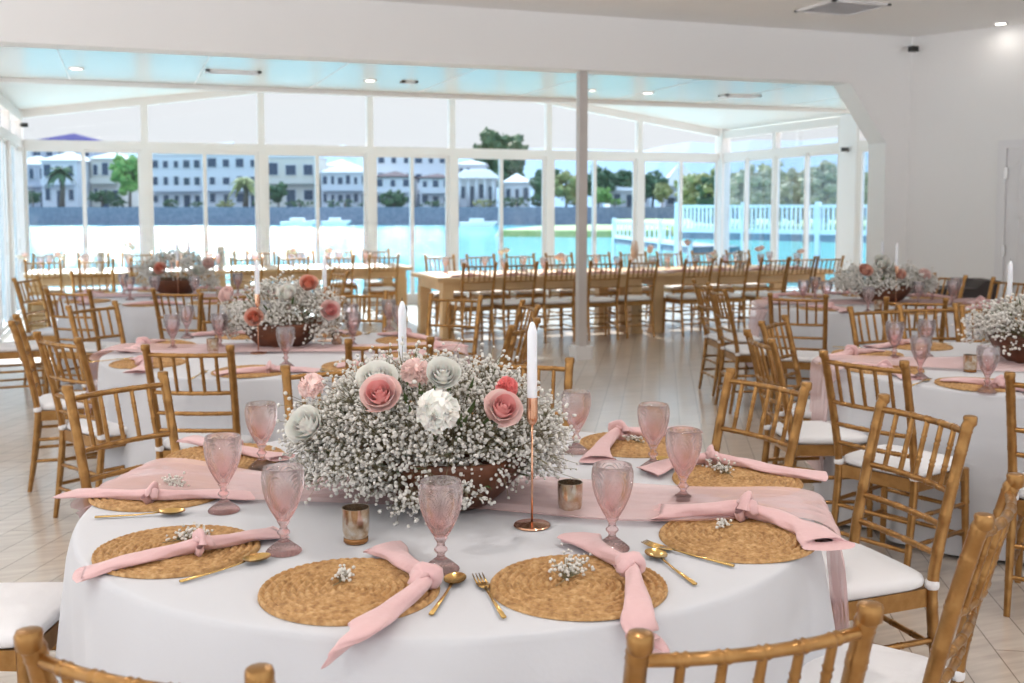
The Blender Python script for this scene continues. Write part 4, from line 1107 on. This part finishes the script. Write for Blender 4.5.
def house(px0, px1, y_roof, D, wm, rm, label, roof='hip', rise=.0, floors=2, y_base=207, ov=.3, nwin=4, depth=9, portico=False):
    D += 8; A, B = horiz(px0, D), horiz(px1, D); W = (B - A).length; zb = zat(y_base, DS) - .1; zt_ = zat(y_roof, D)
    e = empty('house', ((A + B) / 2).to_tuple()[:2] + (zb,), -YAW, label=label, category='house'); hh = zt_ - zb
    link('walls', MB().b2((-W / 2, 0, 0), (W / 2, depth, hh)).mesh('walls', wm), e)
    rf = MB(); o = ov
    if roof == 'flat': o = .1
    if roof == 'flat': rf.b2((-W / 2 - o, -o, hh), (W / 2 + o, depth + o, hh + .35))
    else:
        r = rise; k = min(W / 2 - .2, depth / 2)
        c = [(-W / 2 - o, -o, hh), (W / 2 + o, -o, hh), (W / 2 + o, depth + o, hh), (-W / 2 - o, depth + o, hh)]
        x = max(.1, W / 2 - depth / 2); rd = [(-x, depth / 2, hh + r), (x, depth / 2, hh + r)]
        low = [(a, b, hh - .25) for a, b, _ in c]
        rf.add(c + rd + low, [(0, 1, 5, 4), (1, 2, 5), (2, 3, 4, 5), (3, 0, 4), (6, 7, 1, 0), (7, 8, 2, 1), (8, 9, 3, 2), (9, 6, 0, 3), (9, 8, 7, 6)])
    link('roof', rf.mesh('roof', rm), e)
    fh = hh / floors; rng = random.Random(int(px0 * 7))
    for fl in range(floors):
        for k in range(nwin):
            x = -W / 2 + W * (k + .5) / nwin; w = W / nwin * rng.uniform(.35, .62); z = fl * fh + fh * .32; h = fh * rng.uniform(.38, .5)
            if fl == 0 and k % 2: z = fl * fh + .1; h = fh * .7
            wn = link('window', MB().b2((x - w / 2 - .12, -.12, z - .12), (x + w / 2 + .12, 0, z + h + .12)).mesh('window', 'house_white'), e)
            link('pane', MB().b2((x - w / 2, -.16, z), (x + w / 2, -.1, z + h)).mesh('pane', 'window_dark'), wn)
    if floors > 1:
        link('balcony', MB().b2((-W / 2 + .3, -1.2, fh - .15), (W / 2 - .3, 0, fh)).b2((-W / 2 + .3, -1.2, fh), (W / 2 - .3, -1.1, fh + .8)).mesh('balcony', wm), e)
    if portico:
        for k in range(5):
            x = -W / 2 + .4 + (W - .8) * k / 4; link('column', MB().tube([(x, -1.6, 0), (x, -1.6, hh)], .2, 10).mesh('column', 'house_white', True), e)
        link('porch_roof', MB().prism([(-W / 2 - .6, -2.2, hh), (W / 2 + .6, -2.2, hh), (W / 2 - 1, 0, hh + 1.2), (-W / 2 + 1, 0, hh + 1.2)], (0, .4, .1)).mesh('porch_roof', rm), e)
    return e
house(8, 50, 164, 175, 'house_grey', 'roof_light', 'grey house at the far left shore below the navy roof', rise=1.6)
house(34, 96, 141, 205, 'house_grey', 'roof_navy', 'house with a pointed navy roof rising at the far left', rise=1.9, floors=3, depth=12, nwin=5)
house(44, 79, 160, 165, 'house_white', 'roof_light', 'house with a white hipped roof behind the palm tree', rise=1.6, nwin=3)
house(93, 122, 158, 170, 'house_cream', 'roof_light', 'narrow pale house beside the round green tree', rise=1.2, nwin=3)
house(152, 204, 156, 168, 'house_white', 'roof_light', 'three storey white house with balconies, the left one of a pair', 'flat', floors=3, nwin=5, y_base=207)
house(207, 262, 155, 168, 'house_white', 'roof_light', 'three storey white house with balconies beside the bushy palm', 'flat', floors=3, nwin=4, y_base=207)
house(266, 318, 158, 168, 'house_cream', 'roof_light', 'cream block house with few small windows', 'flat', floors=2, nwin=3)
house(322, 368, 172, 165, 'house_white', 'roof_light', 'villa with a white roof and a row of tall windows at the waterside', rise=1.9, floors=2, nwin=6)
house(326, 352, 165, 185, 'house_white', 'roof_light', 'taller house whose white roof shows above the villa', rise=1.2, floors=2, nwin=3)
house(374, 413, 176, 160, 'house_white', 'roof_brown', 'white house with a brown roof and garage by the bush', rise=.9, floors=2, nwin=3)
house(376, 450, 150, 182, 'house_white', 'roof_light', 'large white house standing behind the brown roofed ones', 'flat', floors=3, nwin=6)
house(420, 452, 177, 160, 'house_white', 'roof_brown', 'plain white house with a low brown roof', rise=.7, floors=2, nwin=3)
house(458, 496, 178, 158, 'house_white', 'roof_light', 'white villa with a columned porch at the waterside', rise=1.1, floors=1, nwin=4, portico=True)
house(458, 486, 164, 176, 'house_white', 'roof_light', 'upper block of pale houses behind the columned villa', rise=.8, floors=2, nwin=4)
house(504, 530, 182, 160, 'house_white', 'roof_light', 'low white house with a hipped roof right of the columned villa', rise=1.5, floors=1, nwin=3)
house(610, 650, 190, 158, 'house_white', 'roof_light', 'low pale house half hidden by trees across the lake', rise=1.6, floors=1, nwin=3, y_base=207)
house(664, 700, 185, 158, 'house_grey', 'roof_light', 'grey gabled house beside the olive trees', rise=3.4, floors=2, nwin=3, depth=5, y_base=207)

def tree(px, y_top, y_base, wpx, D, m, label, name='leafy_tree', seed=0, n_=90, trunk=True, zb=None):
    rng = random.Random(seed); D = D if zb is not None else max(D, 157.5); b = horiz(px, D); zb = zat(208, D) if zb is None else zb; zt_ = zat(y_top, D); W = wpx / F * D; hh = zt_ - zb
    e = empty(name, (b.x, b.y, zb), label=label, category='tree'); cr = MB(); ch = hh * (.75 if trunk else 1.0); c0 = hh - ch / 2
    for k in range(n_):
        d = Vector((rng.gauss(0, 1), rng.gauss(0, 1), rng.gauss(0, 1))).normalized() * rng.uniform(.45, 1.0)
        p = Vector((d.x * W / 2, d.y * W / 2, c0 + d.z * ch / 2)); r = min(W, ch) * rng.uniform(.07, .14)
        cr.ico(p, r, 1, .85, .3)
        for j in range(6):
            q = p + Vector((rng.gauss(0, 1), rng.gauss(0, 1), rng.gauss(0, 1))).normalized() * r * 1.2; cr.ico(q, r * .28, 0, 1, .4)
    link('crown', cr.mesh('crown', m), e, kind='stuff')
    link('trunk', MB().tube([(0, 0, -.3), (.02 * W, 0, hh * .4), (0, .02 * W, hh * .7)], [W * .045, W * .035, W * .015], 8).mesh('trunk', 'bark', True), e)
def palm(px, y_top, D, label, seed, wpx=26, m='foliage_dark'):
    rng = random.Random(seed); b = horiz(px, D); D = max(D, 158); b = horiz(px, D); zb = zat(208, D); zt_ = zat(y_top, D); hh = zt_ - zb; L = wpx / F * D / 2
    e = empty('palm_tree', (b.x, b.y, zb), label=label, category='tree')
    link('trunk', MB().tube([(0, 0, -.4), (.2, 0, hh * .5), (0, 0, hh - .6)], [.45, .36, .3], 8).mesh('trunk', 'bark', True), e)
    for k in range(22):
        a = 2 * pi * k / 22 + rng.uniform(-.1, .1); el = rng.uniform(.0, 1.1); mb = MB(); d = Vector((cos(a), sin(a), 0)); sd = Vector((-sin(a), cos(a), 0)); vs, fs = [], []
        for i in range(7):
            t_ = i / 6; c = d * (L * t_ * cos(el * .6)) + Vector((0, 0, hh - .8 + L * (el * t_ - 1.05 * t_ * t_))); w = .55 * sin(pi * min(.96, t_ + .06)) 
            vs += [c - sd * w - Vector((0, 0, w * .5)), c, c + sd * w - Vector((0, 0, w * .5))]
        for i in range(6): fs += [(i * 3, i * 3 + 1, i * 3 + 4, i * 3 + 3), (i * 3 + 1, i * 3 + 2, i * 3 + 5, i * 3 + 4)]
        link('frond', mb.add(vs, fs).mesh('frond', m), e)
palm(63, 166, 158, 'dark palm tree at the left shore in front of the white hipped house', 2, 34)
palm(246, 176, 157, 'bushy green palm in front of the balcony house', 3, 36, 'foliage_olive')
tree(131, 154, 218, 34, 160, 'foliage_bright', 'round bright green tree between the left houses', seed=4)
tree(103, 190, 219, 26, 158, 'foliage_dark', 'low dark tree left of the round green one', seed=5)
tree(34, 190, 219, 18, 158, 'foliage_dark', 'dark bushy tree at the left end of the far shore', seed=6)
tree(279, 182, 219, 20, 160, 'foliage_dark', 'dark tree in front of the cream block house', seed=7)
tree(394, 190, 219, 30, 157, 'foliage_dark', 'wide dark bush before the brown roofed house', seed=8, trunk=False)
tree(300, 199, 208, 30, 157, 'foliage_dark', 'low hedge-like bush at the quay by the cream house', seed=9, trunk=False, n_=50)
tree(345, 199, 208, 44, 157, 'foliage_dark', 'low bushes below the villa windows', seed=10, trunk=False, n_=50)
tree(502, 131, 205, 52, 215, 'foliage_dark', 'big spreading tree standing above the roofs', 'spreading_tree', seed=11, n_=120)
tree(512, 196, 219, 36, 156, 'foliage_dark', 'dark shrubs right of the columned villa', seed=12, trunk=False, n_=60)
tree(484, 199, 208, 30, 155, 'foliage_olive', 'low green shrubs before the columned villa', seed=13, trunk=False, n_=50)
for i, (px, yt, w, D, m, l) in enumerate([(547, 168, 34, 160, 'foliage_dark', 'tall dark tree left of the post'), (566, 172, 30, 150, 'foliage_olive', 'olive tree seen just left of the post'), (598, 166, 34, 165, 'foliage_dark', 'dark tree seen just right of the post'),
        (622, 170, 36, 170, 'foliage_dark', 'dark tree behind the low pale house'), (601, 187, 20, 130, 'foliage_bright', 'small bright green tree right of the post'), (614, 198, 22, 128, 'foliage_bright', 'small round green tree near the pale house'),
        (652, 172, 34, 160, 'foliage_dark', 'dark tree between the pale and the grey house'), (662, 182, 18, 120, 'foliage_olive', 'slender olive tree left of the grey house'), (574, 196, 26, 150, 'foliage_olive', 'low tree on the bank behind the post')]):
    tree(px, yt, 219, w, D, m, l, seed=50 + i)
for i, (px, yt, w, m, l) in enumerate([(697, 169, 42, 'foliage_olive', 'olive green tree behind the white fence, leftmost'), (722, 166, 40, 'foliage_olive', 'olive green tree behind the corner pillar'), (749, 164, 42, 'foliage_grey', 'greyish tree behind the fence in the first side window'), (772, 162, 40, 'foliage_olive', 'olive tree in the second sliding panel of the side window'),
        (798, 166, 36, 'foliage_grey', 'grey olive tree in the third side panel'), (822, 160, 40, 'foliage_grey', 'pale grey tree in the fourth side panel'), (850, 164, 40, 'foliage_olive', 'olive tree behind the white pillar'), (712, 178, 34, 'foliage_dark', 'dark tree between the olive trees behind the fence')]):
    tree(px, yt, 226, w, 112 - (i % 3) * 6, m, l, seed=70 + i, n_=110, zb=zat(226, 92), trunk=False)
ground_strip('land_near_bank', 676, 1300, 92, 60, zat(226, 92), 'grass')
for i, (px, yt, w_, m_, l) in enumerate([(172, 199, 16, 'foliage_dark', 'small dark bush before the left balcony house'), (198, 201, 18, 'foliage_dark', 'low bush between the two balcony houses'), (226, 199, 20, 'foliage_olive', 'olive bush left of the bushy palm'),
        (262, 196, 20, 'foliage_dark', 'dark bush right of the bushy palm'), (432, 200, 26, 'foliage_dark', 'low dark bush before the plain white house'), (538, 194, 20, 'foliage_dark', 'dark bush at the end of the villas'), (118, 196, 22, 'foliage_dark', 'dark bush under the round green tree')]):
    tree(px, yt, 208, w_, 157, m_, l, seed=120 + i, trunk=False, n_=50)
isl = horiz(600, 95); mb = MB(); mb.lathe([(9, -.2), (8.5, .55), (5, .9), (.01, 1.0)], 30, wob=lambda a, z: 1 + .15 * sin(3 * a)); o = struct('land_islet', mb, 'grass', smooth=True); o.location = (isl.x, isl.y, LZ); o.scale = (1, .5, 1)
def fence(px0, px1, D0, D1, y_t, y_b, label, n_, gap=1):
    A, B = horiz(px0, D0), horiz(px1, D1); d = (B - A); L = d.length; a = atan2(d.y, d.x); z1, z0 = zat(y_t, D0), zat(y_b, D0)
    e = empty('white_fence', (A.x, A.y, 0), a, label=label, category='fence')
    link('rail', MB().b2((0, -.04, z1 - .10), (L, .04, z1)).mesh('rail', 'fence_white'), e)
    link('rail', MB().b2((0, -.04, z0), (L, .04, z0 + .16)).mesh('rail', 'fence_white'), e)
    bal = MB()
    for k in range(n_):
        x = L * (k + .5) / n_; link('baluster', MB().b2((x - .035, -.025, z0 + .1), (x + .035, .025, z1 - .08)).mesh('baluster', 'fence_white'), e)
    for k in range(4):
        x = L * k / 3; link('post', MB().b2((x - .08, -.08, LZ - .1), (x + .08, .08, z1 + .1)).mesh('post', 'fence_white'), e)
    link('walkway', MB().b2((0, 0, z0 - .25), (L, 2.0, z0)).mesh('walkway', 'quay'), e)
fence(677, 900, 40, 34, 205, 232, 'long white railing of the pier outside the right windows', 50)
fence(614, 690, 52, 40, 220, 238, 'lower white railing farther out, left of the long pier railing', 16)
def boat(px, D, L, label):
    p = horiz(px, D); e = empty('boat', (p.x, p.y, LZ), -YAW, label=label, category='boat')
    link('hull', MB().prism([(-L / 2, -1, 0), (L / 2 - .6, -1, 0), (L / 2, -1, .7), (-L / 2, -1, .6)], (0, 2, 0)).mesh('hull', 'boat_white'), e)
    link('cabin', MB().b2((-L / 4, -.7, .6), (L / 8, .7, 1.1)).mesh('cabin', 'boat_white'), e)
boat(300, 148, 5, 'low white boat moored at the quay by the cream house'); boat(479, 140, 5, 'white boat moored below the columned villa')
boat(337, 150, 4, 'small white boat below the villa with tall windows')
def hills(name, pts, D, m):
    mb = MB(); vs = []; n_ = len(pts)
    for px, py in pts:
        p = horiz(px, D); vs.append((p.x, p.y, LZ)); vs.append(tuple(horiz(px, D * 1.25).to_tuple()[:2]) + (zat(py, D) * 1.2,))
    mb.add(vs, [(2 * i, 2 * i + 2, 2 * i + 3, 2 * i + 1) for i in range(n_ - 1)]); o = struct(name, mb, m)
hills('hills_far', [(-300, 190), (150, 150), (180, 145), (235, 139), (245, 148), (330, 145), (345, 142), (360, 148), (540, 146), (600, 147), (640, 149), (665, 143), (690, 139), (715, 141), (750, 137), (800, 138), (850, 133), (1000, 140), (1400, 180)], 2200, 'hill')

# ------------------------------------------------------------------ light
w = bpy.data.worlds.new('sky'); S.world = w; w.use_nodes = True; nt = w.node_tree; bg = nt.nodes['Background']
tc = nt.nodes.new('ShaderNodeTexCoord'); sp = nt.nodes.new('ShaderNodeSeparateXYZ'); rp = nt.nodes.new('ShaderNodeValToRGB')
nt.links.new(tc.outputs['Generated'], sp.inputs[0]); nt.links.new(sp.outputs['Z'], rp.inputs['Fac'])
e = rp.color_ramp.elements; e[0].position = 0; e[0].color = (.44, .46, .48, 1); e[1].position = .9; e[1].color = (1.0, 1.25, 1.6, 1)
k = e.new(.14); k.color = (.465, .475, .49, 1); k = e.new(.38); k.color = (1.0, 1.08, 1.2, 1)
nt.links.new(rp.outputs['Color'], bg.inputs['Color']); bg.inputs['Strength'].default_value = 1.0
sl = bpy.data.lights.new('sun', 'SUN'); so = bpy.data.objects.new('sun', sl); COL.objects.link(so)
sl.energy = 8.0; sl.angle = radians(1.2); sl.color = (1, .94, .86)
el, az = radians(29.5), radians(4)
so.rotation_euler = Vector((sin(az) * cos(el), cos(az) * cos(el), sin(el))).to_track_quat('Z', 'Y').to_euler()
S.view_settings.view_transform = 'Standard'; S.view_settings.look = 'None'; S.view_settings.gamma = 1; S.view_settings.exposure = 0.92
S.view_settings.use_curve_mapping = False
S.cycles.use_denoising = True; S.cycles.max_bounces = 10; S.cycles.transparent_max_bounces = 24; S.cycles.sample_clamp_indirect = 6
S.cycles.diffuse_bounces = 5; S.cycles.caustics_reflective = False; S.cycles.caustics_refractive = False
